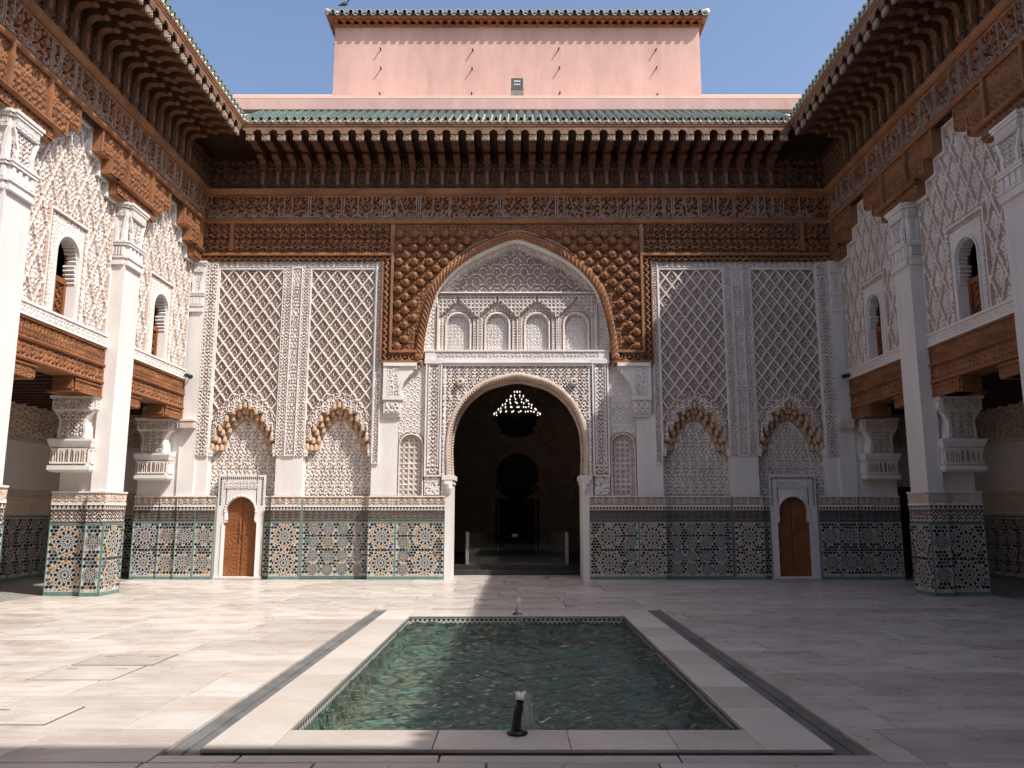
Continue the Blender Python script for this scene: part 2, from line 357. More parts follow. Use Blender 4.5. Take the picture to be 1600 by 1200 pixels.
# ------------------------------------------------------------------ mosaic of cut tiles
ZM = ['tile_white', 'tile_black', 'tile_blue', 'tile_ochre', 'tile_green']
def zellij_mesh(name, T, u0, u1, v0, v1, ros, p=.074, seed=1, merlon=None):
    rnd = random.Random(seed); b = MB(); e = .006; g0 = .003
    b.add([T(u0, v0, g0), T(u1, v0, g0), T(u1, v1, g0), T(u0, v1, g0)], [(0, 1, 2, 3)], 0)
    def poly(pts, m, d=e):
        if any(not (u0 - .002 <= x <= u1 + .002 and v0 - .002 <= y <= v1 + .002) for x, y in pts): return
        b.add([T(x, y, d) for x, y in pts], [tuple(range(len(pts)))], m)
    rows = int((v1 - v0) / (p * .87)) + 2; cols = int((u1 - u0) / p) + 2
    uc = .5 * (u0 + u1)
    for j in range(rows):
        for i in range(-1, cols):
            x = u0 + (i + .5 * (j % 2) + .25) * p; y = v0 + (j + .4) * p * .87
            if any((x - a) ** 2 + (y - c) ** 2 < (r * .985) ** 2 for a, c, r, k in ros): continue
            q = rnd.random(); m = 1 if q < .72 else (2 if q < .87 else (3 if q < .95 else 4)); s = p * .48
            an = .5 if (i + j) % 2 else 0
            poly([(x + s * math.cos(an + t * math.pi / 3), y + s * math.sin(an + t * math.pi / 3)) for t in range(6)], m)
            if rnd.random() < .8: 
                s2 = p * .15; x2 = x + p * .5; m2 = rnd.choice((2, 3, 3, 4, 2)); poly([(x2 - s2, y), (x2, y - s2 * 1.6), (x2 + s2, y), (x2, y + s2 * 1.6)], m2)
    for (a, c, r, kind) in ros:
        n = 10 if r < .2 else 12
        col = (3, 2, 4)[kind % 3]; alt = (2, 3, 2)[kind % 3]
        def pol(rad, th): return (a + rad * r * math.sin(th), c + rad * r * math.cos(th))
        poly([pol(.10, 2 * math.pi * i / 8) for i in range(8)], 4 if kind % 2 else 1)
        for i in range(n):
            t = 2 * math.pi * i / n; h = math.pi / n
            poly([pol(.14, t), pol(.25, t - h * .72), pol(.42, t), pol(.25, t + h * .72)], 1)
            poly([pol(.34, t + h), pol(.43, t + h * .55), pol(.52, t + h), pol(.43, t + h * 1.45)], alt)
            poly([pol(.45, t - h * .3), pol(.60, t - h * .72), pol(.72, t), pol(.60, t + h * .72), pol(.45, t + h * .3)], 1)
            poly([pol(.62, t + h), pol(.72, t + h * .45), pol(.84, t + h), pol(.72, t + h * 1.55)], col)
            poly([pol(.78, t - h * .5), pol(.78, t + h * .5), pol(.90, t + h * .45), pol(.90, t - h * .45)], 1 if i % 2 else col)
            poly([pol(.89, t + h), pol(.94, t + h * .6), pol(.99, t + h), pol(.94, t + h * 1.4)], 1)
            poly([pol(.93, t - h * .35), pol(.93, t + h * .35), pol(1.0, t)], col)
    if merlon:
        a0, a1 = merlon; n = max(2, int((u1 - u0) / .075)); w = (u1 - u0) / n
        b.add([T(u0, a0, g0), T(u1, a0, g0), T(u1, a1, g0), T(u0, a1, g0)], [(0, 1, 2, 3)], 0)
        for i in range(n):
            x = u0 + i * w; b.add([T(x + w * .12, a1 - .004, e), T(x + w * .5, a0 + .004, e), T(x + w * .88, a1 - .004, e)], [(0, 1, 2)], 1)
    return b.mesh(name, ZM)
def dado_face(parent, T, u0, u1, ros, seed, M=None, big=True):
    """glazed mosaic, carved glazed band, merlon row, stucco inscription band on one face of the wall foot"""
    z = put(bpy.data.objects.new('mosaic_panel', zellij_mesh('mosaic_panel', T, u0, u1, .07, 1.30, ros, .074, seed, (1.585, 1.665))), parent, M)
    z['kind'] = 'stuff'
    m = MB(); m.tbox(T, u0, u1, 0, .07, -.01, .012, 0); m.tbox(T, u0, u1, 1.30, 1.335, -.01, .014, 0)
    m.tbox(T, u0, u0 + .016, .07, 1.30, -.01, .012, 0); m.tbox(T, u1 - .016, u1, .07, 1.30, -.01, .012, 0); m.build('mint_strip', 'mint', parent, M)
    o = seed * 3.7
    relief('glazed_frieze', parent, ['carved_clay', 'carved_glaze'], T, u0, u1, 1.335, 1.585, .0125,
           lambda u, v: .004 - .02 * (1 - np.maximum(vine(u + o, v, .075), np.abs(v - 1.46) > .112)), None, lambda u, v, d: d > -.008, M)
    m = MB(); m.tbox(T, u0, u1, 1.665, 1.70, -.02, .015, 0); m.tbox(T, u0, u1, 1.895, 1.925, -.03, .03, 0); m.build('ledge', 'plaster', parent, M)
    relief('inscription_band', parent, 'stucco_tan', T, u0, u1, 1.70, 1.895, .0125,
           lambda u, v: -.014 + .026 * np.maximum(vine(u + o, v * 1.1, .078), ((u + o) % .62 < .035)), None, None, M)

# ================================================================== THE GROUND
b = MB(); b.box(-60, 60, -40, 80, -.60, -.50); struct(b.build('ground', 'grout'))
# bedding under the marble, leaving the pool open
b = MB(); z0, z1 = -.06, -.012
for r in ((-9.0, -2.28, -1.2, 20.4), (2.28, 9.0, -1.2, 20.4), (-2.28, 2.28, -1.2, 5.31), (-2.28, 2.28, 13.12, 20.4)):
    b.box(r[0], r[1], r[2], r[3], z0 - .06, z1)
floor = struct(b.build('floor', 'grout'))
rnd = random.Random(11)
rows = []; y = 18.98
while y > -.4:
    d = rnd.choice((.62, .78, .9, 1.02)); rows.append((max(y - d, -.45), y)); y -= d
def slab(x0, x1, ya, yb):
    if x1 - x0 < .03 or yb - ya < .03: return
    cx, cy = .5 * (x0 + x1), .5 * (ya + yb); g = .0065
    m = MB(); m.slab(x0 - cx + g, x1 - cx - g, ya - cy + g, yb - cy - g, -.03, rnd.uniform(-.0012, .0012), .004)
    m.build('floor_slab', 'marble', floor, Tr((cx, cy, 0)))
PX, PY0, PY1 = 2.27, 5.33, 13.10
for (ya, yb) in rows:
    cuts = [-8.9]
    x = -8.9 + rnd.uniform(.5, 1.3)
    while x < 8.3: cuts.append(x); x += rnd.choice((1.05, 1.25, 1.5, 1.75))
    cuts.append(8.9)
    for i in range(len(cuts) - 1):
        x0, x1 = cuts[i], cuts[i + 1]
        segs = [(ya, yb)]
        if x0 < PX and x1 > -PX and ya < PY1 and yb > PY0:
            if x0 < -PX: slab(x0, -PX, ya, yb); x0 = -PX
            if x1 > PX: slab(PX, x1, ya, yb); x1 = PX
            if ya < PY0: slab(x0, x1, ya, PY0)
            if yb > PY1: slab(x0, x1, PY1, yb)
        else: slab(x0, x1, ya, yb)
b = MB(); b.slab(-1.7, 1.7, 18.99, 20.3, -.03, .0, .004); b.build('floor_slab', 'marble', floor)

# floor hatches with finger slots
def hatch(x0, x1, y0, y1, slots, label):
    t = thing('floor_hatch', ((x0 + x1) / 2, (y0 + y1) / 2, 0), label, 'hatch', 'marble floor hatches left of the pool')
    m = MB(); m.slab(x0 + .012, x1 - .012, y0 + .012, y1 - .012, -.004, .006, .003); m.build('cover', 'marble', t)
    m = MB()
    for (a, c, d, e) in ((x0, x1, y0, y0 + .012), (x0, x1, y1 - .012, y1), (x0, x0 + .012, y0, y1), (x1 - .012, x1, y0, y1)): m.box(a, c, d, e, .001, .0035)
    m.build('joint', 'lamp_grey', t)
    for (sx, sy) in slots:
        m = MB(); m.box(sx - .055, sx + .055, sy - .018, sy + .018, .004, .0085); m.build('finger_slot', 'hatch_metal', t)
hatch(-4.48, -3.66, 8.35, 8.98, [(-4.32, 8.82), (-3.86, 8.82)], 'far marble floor hatch with two metal slots, left of the pool')
hatch(-4.50, -3.70, 7.62, 8.30, [(-4.35, 8.13), (-3.87, 8.13)], 'middle marble floor hatch with two slots, just nearer than the far one')
hatch(-4.60, -3.40, 6.05, 6.60, [(-3.98, 6.48)], 'nearest marble floor hatch with one slot at the left picture edge')

# ------------------------------------------------------------------ pool
pool = thing('pool', (0, 9.1, -.5), 'long rectangular fountain pool with pale marble coping in the courtyard floor', 'pool')
PW, PA, PB = 1.62, 5.9, 12.3
b = MB(); b.box(-PW - .1, PW + .1, PA - .1, PB + .1, -.5, -.42)
b.box(-PW - .12, -PW, PA - .12, PB + .12, -.42, -.022); b.box(PW, PW + .12, PA - .12, PB + .12, -.42, -.022)
b.box(-PW, PW, PA - .12, PA, -.42, -.022); b.box(-PW, PW, PB, PB + .12, -.42, -.022); b.build('basin', 'pool_tile', pool)
def pool_trim(T, a, c):
    m = MB(); n = int((c - a) / .07); w = (c - a) / n
    m.tbox(T, a, c, -.13, -.035, .0, .004, 0)
    for i in range(n):
        x = a + i * w; m.add([T(x + w * .1, -.045, .007), T(x + w * .5, -.085, .007), T(x + w * .9, -.045, .007)], [(0, 1, 2)], 1)
        m.add([T(x + w * .5, -.125, .007), T(x + w, -.085, .007), T(x + w * 1.4, -.125, .007)], [(0, 1, 2)], 4)
    m.build('tile_trim', ZM, pool, split=False)['kind'] = 'stuff'
pool_trim(TB(PB), -PW, PW); pool_trim(TL(-PW), PA, PB); pool_trim(lambda u, v, d: (PW - d, u, v), PA, PB)
def coping(x0, x1, y0, y1):
    cx, cy = (x0 + x1) / 2, (y0 + y1) / 2; g = .003
    m = MB(); m.slab(x0 - cx + g, x1 - cx - g, y0 - cy + g, y1 - cy - g, -.020, .004 + rnd.uniform(-.001, .001), .005); m.build('coping_stone', 'coping', pool, Tr((cx, cy, 0)))
CO = 2.05
for sx in (-1, 1):
    ys = [5.45, 6.55, 7.35, 8.35, 9.2, 10.2, 11.05, 12.0, 13.0] if sx > 0 else [5.45, 6.7, 7.9, 8.75, 9.9, 10.8, 11.9, 13.0]
    for a, c in zip(ys, ys[1:]):
        if sx < 0: coping(-CO, -PW + .02, a, c)
        else: coping(PW - .02, CO, a, c)
xs = [-PW + .02, -.55, .35, 1.05, PW - .02]
for a, c in zip(xs, xs[1:]): coping(a, c, 5.45, PA + .015)
for a, c in zip([-1.6, -.75, .2, .95, 1.6], [-.75, .2, .95, 1.6]): coping(a, c, PB - .015, 13.0)
m = MB()
for (x0, x1, y0, y1) in ((-PX, -CO + .02, PY0, PY1), (CO - .02, PX, PY0, PY1), (-CO, CO, PY0, 5.47), (-CO, CO, 12.98, PY1)): m.box(x0, x1, y0, y1, -.12, -.028 if x1 - x0 < 1 else -.075)
for (x0, x1, y0, y1) in ((-CO + .004, -PW - .12, PA - .12, 12.98), (PW + .12, CO - .004, PA - .12, 12.98), (-CO + .004, CO - .004, 5.456, PA - .12), (-PW - .12, PW + .12, PB + .12, 12.98)): m.box(x0, x1, y0, y1, -.12, -.0205)
for sx in (-1, 1):
    x = sx * 2.165; m.box(min(x, x + .012), max(x, x + .012), PY0 + .05, PY1 - .05, -.028, -.018)
m.build('drain_channel', 'drain_stone', pool)

rw = np.random.RandomState(5)
KX = rw.normal(0, 1, 40) * 22; KY = rw.normal(0, 1, 40) * 38; PH = rw.uniform(0, 6.28, 40)
def waves(u, v):
    h = 0
    for kx, ky, p in zip(KX, KY, PH):
        k = math.hypot(kx, ky) + 4; h = h + np.sin(kx * u + ky * v + p + .7 * np.sin(.9 * u + 1.3 * v + p)) * (.10 / k)
    for (fx, fy) in ((.03, 6.12), (0, 12.0)):
        r = np.hypot(u - fx, v - fy); h = h + .010 * np.sin(r * 42) * np.exp(-r * 2.0)
    return h
water = relief('water', None, 'water', lambda u, v, d: (u, v, -.115 + d), -PW + .001, PW - .001, PA + .001, PB - .001, .0135, waves)
water.data.polygons.foreach_set('use_smooth', [True] * len(water.data.polygons)); struct(water)

def spout(y, side, label, th=1.0):
    t = thing('fountain_spout', (0, y, 0), label, 'fountain', 'fountain spouts of the pool')
    m = MB(); m.lathe([(.0, .0), (.07, .002), (.075, .012), (.055, .022), (.04, .03)], (0, y, .004), 14); m.build('base', 'black_metal', t, None, True)
    m = MB(); pth = [(-.01 + .03 * (i / 6) ** 1.5, y + side * .05 * (i / 6) ** 2, .01 + .20 * i / 6) for i in range(7)]
    m.tube(pth, [q * th for q in (.034, .033, .032, .031, .031, .032, .033)], 12); m.build('pipe', 'black_metal', t, None, True)
    m = MB(); e = pth[-1]
    for k in range(18 if th == 1 else 6):
        ph = k * .57; rr = (.003 + .009 * (k % 5)) * th * th; dx = .02 * (k % 3 - 1) + .045 * (k / 10); P = []
        for i in range(9):
            s = i / 8; P.append((e[0] + dx * s * 1.6 + rr * math.cos(ph), e[1] + side * (.02 + .10 * s * (1 + .1 * k % 3)) + rr * math.sin(ph), e[2] + .33 * s - .62 * s * s * (1 + .012 * k)))
        m.tube(P, [.008, .008, .007, .006, .006, .005, .004, .003, .002], 5)
    r2 = random.Random(4)
    for k in range(220):
        a = r2.uniform(0, 6.28); q = abs(r2.gauss(0, .10)); x, yy, zz = .05 + q * math.cos(a), e[1] + side * .16 + q * math.sin(a), -.105 + r2.random() ** 2.5 * .26
        s = r2.uniform(.0015, .005); m.add([(x - s, yy, zz), (x, yy - s, zz), (x + s, yy, zz), (x, yy + s, zz), (x, yy, zz + s), (x, yy, zz - s)], [(0, 1, 4), (1, 2, 4), (2, 3, 4), (3, 0, 4), (1, 0, 5), (2, 1, 5), (3, 2, 5), (0, 3, 5)])
    m.build('water_jet', 'water_white', t, None, True, split=False)['kind'] = 'stuff'
spout(5.80, 1, 'black pipe fountain spout on the near edge of the pool'); spout(12.42, -1, 'black pipe fountain spout on the far edge of the pool, below the great arch', .5)

# ================================================================== EAVES (shared by all sides of the court)
def bracket_mesh():
    m = MB(); X = lambda u, v, d: (d, -u, v)
    m.box(-.085, .085, -.10, 0, 0, .06, 0); m.tube([(0, -.055, .06), (0, -.05, .3), (0, -.055, .5)], [.080, .068, .080], 8, 0); m.box(-.088, .088, -.13, 0, .5, .55, 0)
    m.box(-.035, .035, -.135, -.10, .12, .44, 1)
    m.prism(X, [(0, .55), (.11, .55), (.13, .63), (.20, .70), (.33, .715), (.40, .69), (.46, .72), (.46, .79), (.40, .83), (0, .83)], -.08, .08, 0)
    m.prism(X, [(0, .832), (.58, .832), (.63, .79), (.70, .79), (.74, .83), (.88, .84), (1.04, .79), (1.12, .80), (1.16, .85), (1.16, 1.0), (0, 1.0)], -.085, .085, 0)
    m.box(-.09, .09, -1.20, -1.15, .77, .90, 2)
    for (a, c) in ((-.04, .80), (.04, .80), (-.04, .865), (.04, .865), (0, .833)): m.lathe([(.026, 0), (.02, .014), (.006, .02)], (a, -1.20, c), 6, 2, 'y')
    return m.mesh('bracket', ['wood_aged', 'wood_rail', 'painted_tip'])
BR = bracket_mesh()
A0 = Vector((0, -1.27, 1.25)); A1 = Vector((0, .25, 2.25))
def tile_mesh(name, A0, A1, w, segs):
    m = MB(); ax = (A1 - A0); n = Vector((0, -ax.z, ax.y)).normalized(); k = 7
    for s in range(segs):
        p = A0 + ax * (s / segs); q = A0 + ax * ((s + 1.12) / segs); P = []
        for (c, r, o) in ((p, w * .39, .012), (q, w * .33, .004)):
            for i in range(k + 1):
                t = math.pi * i / k; e = c + n * (r * math.sin(t) + o); P.append((r * math.cos(t), e.y, e.z))
        m.add(P, [(i, i + 1, k + 2 + i, k + 1 + i) for i in range(k)], 0)
        m.add([(x * .8, y + .001, z) if j > k else (x, y, z) for j, (x, y, z) in enumerate(P[:k + 1] + [(a * .66, c * 1 - n.y * .02, d - n.z * .024) for a, c, d in P[:k + 1]])], [(i, i + 1, k + 2 + i, k + 1 + i) for i in range(k)], 1)
    P = []                                                   # the hollow tile beside the ridge tile
    for c in (A0 - ax.normalized() * .03, A1):
        for i in range(k + 1):
            t = math.pi * i / k; e = c - n * (w * .26 * math.sin(t) - .015); P.append((w * .5 + w * .27 * math.cos(t), e.y, e.z))
    m.add(P, [(i, i + 1, k + 2 + i, k + 1 + i) for i in range(k)], 2)
    m.add(P[:k + 1] + [(x, y, z - .018) for x, y, z in P[:k + 1]], [(i, i + 1, k + 2 + i, k + 1 + i) for i in range(k)], 1)
    return m.mesh(name, ['green_glaze', 'tile_rim', 'tile_hollow'], True)
TILE = tile_mesh('roof_tile', A0, A1, .2, 7)
SP = .375
def eave(parent, M, s0, s1, b0, b1, t0, t1, seed=0, detail=True):
    """frame of reference: x along the wall, -y out into the court, z up from the top of the frieze"""
    m = MB()
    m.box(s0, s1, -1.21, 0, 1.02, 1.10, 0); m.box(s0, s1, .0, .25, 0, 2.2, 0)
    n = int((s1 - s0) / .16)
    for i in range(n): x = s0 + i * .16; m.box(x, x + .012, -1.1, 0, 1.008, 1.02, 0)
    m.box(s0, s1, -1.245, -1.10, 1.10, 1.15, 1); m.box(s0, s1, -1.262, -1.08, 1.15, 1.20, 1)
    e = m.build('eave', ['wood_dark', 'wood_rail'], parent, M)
    m = MB(); m.add([(s0, -1.27, 1.235), (s1, -1.27, 1.235), (s1, .25, 2.235), (s0, .25, 2.235), (s0, -1.27, 1.20), (s1, -1.27, 1.20), (s1, .25, 2.2), (s0, .25, 2.2)], [(0, 1, 2, 3), (4, 5, 6, 7), (0, 1, 5, 4)], 0)
    m.build('roof_bed', 'tile_hollow', e, M)
    relief('carved_panel', e, 'wood_aged', lambda u, v, d: (u, -d, v), s0, s1, .02, .83, .03, lambda u, v: .0 + .045 * scroll(u + seed, v, SP / 2), None, None, M)
    # scalloped board between the bracket ends
    m = MB(); x = b0 - SP / 2; T = lambda u, v, d: (u, -1.20 - d, v)
    while x < b1:
        c = x + SP / 2
        if not detail: x += SP; continue
        arch = []
        for i in range(13):
            t = math.pi * i / 12; r = .095 + .012 * abs(math.sin(t * 3.5)); arch.append((x + r * -math.cos(t) * 1.0, .91 + r * 1.1 * math.sin(t)))
        nxt = [(px + SP, pz) for px, pz in arch]
        half = arch[6:]; nh = nxt[:7]
        poly = half + [(half[-1][0], .80), (nh[0][0], .80)] + nh + [(x + SP, 1.10), (x, 1.10)]
        mid = len(half)
        # strips keep the outline exact without concave faces
        for (p, q) in zip(half, half[1:]): m.prism(T, [p, q, (q[0], 1.10), (p[0], 1.10)], 0, .03, 0)
        for (p, q) in zip(nh, nh[1:]): m.prism(T, [p, q, (q[0], 1.10), (p[0], 1.10)], 0, .03, 0)
        m.prism(T, [(half[-1][0], .905), (nh[0][0], .905), (nh[0][0], 1.10), (half[-1][0], 1.10)], 0, .03, 0)
        x += SP
    if detail: m.build('scalloped_board', 'fascia_wood', e, M)
    n = int(round((b1 - b0) / SP))
    if detail:
        for i in range(n + 1): inst('bracket', BR, e, M @ Tr((b0 + i * SP, 0, 0)))
        n = int(round((t1 - t0) / .2))
        for i in range(n + 1): inst('roof_tile', TILE, e, M @ Tr((t0 + i * .2, 0, 0)))
    return e

# tall slanted script carved on the friezes: verticals, slants and baseline letters as raised strokes
def script_strokes(m, T, talls, slants, shorts, s0, s1, z0, z1, seed):
    rn = random.Random(seed); H = z1 - z0; bl = z0 + .09 * H
    prof = [(-.013, -.02), (-.010, .034), (.010, .034), (.013, -.02)]
    def st(p): m.sweep(T, p, prof)
    for x in talls: st([(x + .012, z1 - .02 - rn.uniform(0, .03)), (x, z1 - .07), (x - .004, z0 + .3 * H), (x - .008, bl + .05), (x - .05, bl)])
    for a, c in slants: st([(a, bl), (a + (c - a) * .3, z0 + .34 * H), (c, z1 - .05), (c + .05, z1 - .06)])
    for x in shorts: st([(x, z0 + .52 * H), (x - .005, bl + .03), (x - .05, bl)])
    x = s0
    while x < s1 - .3:
        wd = rn.uniform(.35, .95); e = min(x + wd, s1); st([(x + (e - x) * i / 10, bl + .012 * math.sin(i * 1.7 + x)) for i in range(11)])
        q = x + .03
        while q < e - .06:
            k = rn.random()
            if k < .34: st([(q, bl), (q + .012, bl + .085), (q + .03, bl + .01)]); q += .045
            elif k < .62: r = rn.uniform(.03, .045); st([(q + r + r * math.cos(a * .7), bl + .05 + r * math.sin(a * .7)) for a in range(10)]); q += r * 2 + .02
            elif k < .82: w2 = .12; st([(q, bl + .09), (q + .02, bl + .02), (q + w2 * .5, bl - .035), (q + w2, bl + .02), (q + w2 + .01, bl + .08)]); q += w2 + .02
            else: st([(q, bl), (q + .05, bl + .10), (q + .12, bl + .13), (q + .05, bl + .16)]); q += .13
            if rn.random() < .35:
                px, pz = q - .03, bl + rn.choice((.17, .20, -.055)); m.prism(T, [(px - .014, pz), (px, pz - .014), (px + .014, pz), (px, pz + .014)], 0, .04)
        x = e + rn.uniform(.03, .09)
def frieze(parent, T, s0, s1, seed, talls=None, slants=(), shorts=(), M=None):
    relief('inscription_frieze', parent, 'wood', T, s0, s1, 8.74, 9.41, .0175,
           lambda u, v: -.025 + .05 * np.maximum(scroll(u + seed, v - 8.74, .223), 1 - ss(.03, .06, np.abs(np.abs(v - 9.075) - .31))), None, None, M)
    if talls is None:
        rn = random.Random(seed); talls = []; x = s0 + .2; slants = []
        while x < s1 - .2:
            talls.append(x)
            if rn.random() < .45: talls.append(x + .055)
            if rn.random() < .15: slants.append((x + .15, x + .38))
            x += rn.uniform(.2, .55)
        shorts = [x + .2 for x in talls[::7]]
    m = MB(); script_strokes(m, T, talls, slants, shorts, s0 + .05, s1 - .05, 8.76, 9.39, seed); m.build('inscription', 'letter', parent, M, split=False)['kind'] = 'stuff'
    m = MB()
    m.sweep(T, [(s0, 9.40), (s1, 9.40)], [(0, 0), (0, .05), (.035, .09), (.075, .10), (.10, .12), (.13, .12), (.13, 0)]); m.sweep(T, [(s0, 8.64), (s1, 8.64)], [(0, 0), (0, .055), (.04, .075), (.075, .06), (.11, .035), (.11, 0)])
    m.build('moulding', 'wood_rail', parent, M)

# ================================================================== THE PRAYER HALL FACADE (far side of the court)
FY = 19.0
fac = thing('hall_facade', (0, FY, 0), 'carved stucco and cedar front of the prayer hall with its great arch', 'building')
half = []                                             # parts of the left half, mirrored to the right afterwards
def H(o): half.append(o); half.extend(EXTRA.get(o, [])); return o
T0 = TB(FY)
NB = .27                                              # depth of the two niches beside each pilaster

m = MB()                                              # plain plaster masses
m.box(-9.0, -7.37, FY + .08, FY + .9, 0, 1.9); m.box(-9.0, -7.37, FY, FY + .9, 1.9, 7.9); m.box(-8.05, -7.66, FY - .05, FY, 1.9, 7.7)
m.box(-5.74, -5.10, FY, FY + .9, 0, 7.9); m.box(-3.47, -2.85, FY, FY + .9, 0, 8.6); m.box(-2.85, -1.80, FY + .16, FY + .9, 0, 5.2); m.box(-1.80, -1.56, FY + .02, FY + .9, 1.9, 2.4)
m.box(-7.37, -5.74, FY + NB + .04, FY + .9, 1.9, 7.9); m.box(-5.10, -3.47, FY + NB + .04, FY + .9, 0, 7.9)
m.box(-7.37, -6.98, FY + NB, FY + .9, 0, 1.9); m.box(-6.12, -5.74, FY + NB, FY + .9, 0, 1.9); m.box(-6.98, -6.12, FY + .55, FY + .9, 0, 1.95)
m.box(-7.66, -3.3, FY, FY + .9, 7.9, 9.5); m.box(-2.85, -2.3, FY + .36, FY + .9, 5.2, 8.6)
H(m.build('plaster_wall', 'plaster', fac))

# --- one tall niche bay: lozenge lattice, carved arch, honeycomb hood and carved back in one relief
def bay_fn(uc):
    def f(u, v):
        x = np.abs(u - uc); z = v
        O = (x / .79) ** 2 + (np.maximum(z - 3.3, 0) / 1.08) ** 2
        I = (x / .77) ** 1.55 + (np.maximum(z - 3.0, 0) / 1.13) ** 1.55
        a0 = np.arctan2(np.maximum(z - 2.75, .0), (u - uc)) / np.pi; I = I + .26 * np.abs(np.cos(np.pi * a0 * 9)) - .13
        loz = -.085 + .078 * lozenge(u - uc + .155, z - 7.47, .31, .412, .085)
        arc = .0 - .032 * (1 - np.maximum(scroll(u - uc, z, .135), 0)) + .02 * (O > .93) * (np.sin(np.arctan2(z - 3.2, x + .001) * 60) > 0)
        t = np.clip((1 - I) / .48, 0, 1); a = np.arctan2(np.maximum(z - 2.75, .0), (u - uc)) / np.pi
        nc = 9; t3 = np.clip((1.10 - (I - .26 * np.abs(np.cos(np.pi * a * nc)))) / .64, 0, 1) * 3; t3 = t3 + .5 * np.abs(np.sin(np.pi * a * nc)) * (np.abs(t3 - 1) < .5) + .5 * np.abs(np.cos(np.pi * a * nc)) * (np.abs(t3 - 2) < .5); tier = np.floor(t3); fr = np.clip(t3 - tier, 0, 1)
        cell = np.abs(((a * nc + .5 * (tier % 2)) % 1) - .5) * 2
        hood = -NB * np.clip((tier + .55 + .4 * (1 - cell ** 2)) / 3.2, 0, 1)
        back = -NB - .03 * (1 - vine(u - uc + .03 * np.sin(z * 24), z, .105))
        h = np.where(O > 1, loz, arc)
        h = np.where((I < 1) & (O < 1), np.where(t < 1, np.maximum(hood, -NB), back), h)
        h = np.where(z < 3.02, back, h)
        return h
    return f
def bay_mat(uc):
    def f(u, v, d):
        x = np.abs(u - uc); I = (x / .77) ** 1.55 + (np.maximum(v - 3.0, 0) / 1.13) ** 1.55
        return np.where((I < .985) & (I > .52) & (v > 3.03), 1, 0)
    return f
m = MB(); m.lathe([(.012, .105), (.042, .085), (.062, .045), (.070, 0), (.070, -.05), (.058, -.052), (.05, -.085), (.02, -.10)], (0, 0, 0), 10); m.lathe([(.078, -.062), (.078, -.048)], (0, 0, 0), 6); HC = m.mesh('honeycomb_cell', ['honeycomb'])
for (a, c) in ((-7.37, -5.74), (-5.10, -3.47)):
    uc = .5 * (a + c)
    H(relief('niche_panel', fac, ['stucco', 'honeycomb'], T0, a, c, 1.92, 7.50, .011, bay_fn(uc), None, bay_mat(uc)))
    npan = half[-1]
    for k, (c_, n_) in enumerate(((.98, 13), (.82, 14), (.67, 11))):
        q = c_ ** (1 / 1.55)
        for i in range(n_):
            ph = math.pi * (i + .5) / n_; ax = abs(math.cos(ph)) ** (2 / 1.55) * q * .75 * (1 if math.cos(ph) > 0 else -1); az = 3.04 + 1.10 * q * math.sin(ph) ** (2 / 1.55)
            inst('honeycomb_cell', HC, npan, Tr((uc + ax, FY + .04 + .085 * k, az - .03)) @ Matrix.Diagonal((.78, .78, .92, 1)))
    m = MB()                                           # raised frame of the bay, small colonnettes under the carved arch
    for x0, x1 in ((a, a + .035), (c - .035, c)): m.tbox(T0, x0, x1, 3.05, 7.50, -.09, .015)
    m.tbox(T0, a, c, 7.47, 7.52, -.09, .016)
    for xx in (a + .05, c - .05): m.box(xx - .045, xx + .045, FY - .01, FY + .09, 2.93, 3.06); m.box(xx - .035, xx + .035, FY + .0, FY + .08, 2.86, 2.93)
    H(m.build('bay_frame', 'plaster', fac))
# --- flat carved strips
def strip(u0, u1, v0, v1, fn, d=.0, matn='stucco', res=.0115):
    o = H(relief('carved_strip', fac, matn, T0, u0, u1, v0, v1, res, lambda u, v: d - .034 * (1 - fn(u, v))))
    return o
def lips(rects, w=.028, d=.03, matn='plaster'):
    m = MB()
    for (u0, u1, v0, v1) in rects:
        m.tbox(T0, u0, u0 + w, v0, v1, -.05, d); m.tbox(T0, u1 - w, u1, v0, v1, -.05, d); m.tbox(T0, u0 + w, u1 - w, v0, v0 + w, -.05, d - .002); m.tbox(T0, u0 + w, u1 - w, v1 - w, v1, -.05, d - .002)
    H(m.build('strip_edging', matn, fac))
strip(-7.66, -7.375, 2.88, 7.66, lambda u, v: vine(u + 7.52, v, .10), .055)
strip(-5.735, -5.55, 2.86, 7.52, lambda u, v: vine(u + 5.64, v, .09), .03); strip(-5.29, -5.105, 2.86, 7.52, lambda u, v: vine(u + 5.2, v, .09), .03)
strip(-5.53, -5.31, 2.86, 7.52, lambda u, v: kufic(u, v, .11, -5.42), .025)
strip(-3.465, -3.31, 2.70, 7.66, lambda u, v: vine(u + 3.39, v, .075), .03)
strip(-7.375, -3.465, 7.52, 7.66, lambda u, v: vine(u, v - 7.59, .07), .03)
lips([(-5.55, -5.29, 2.86, 7.52), (-7.66, -7.375, 2.86, 7.66), (-3.47, -3.30, 2.68, 7.66)], .02, .045)
# --- pilaster C above its white face: strip beside the corbel
strip(-3.30, -3.20, 3.9, 5.14, lambda u, v: vine(u, v, .06), .02)
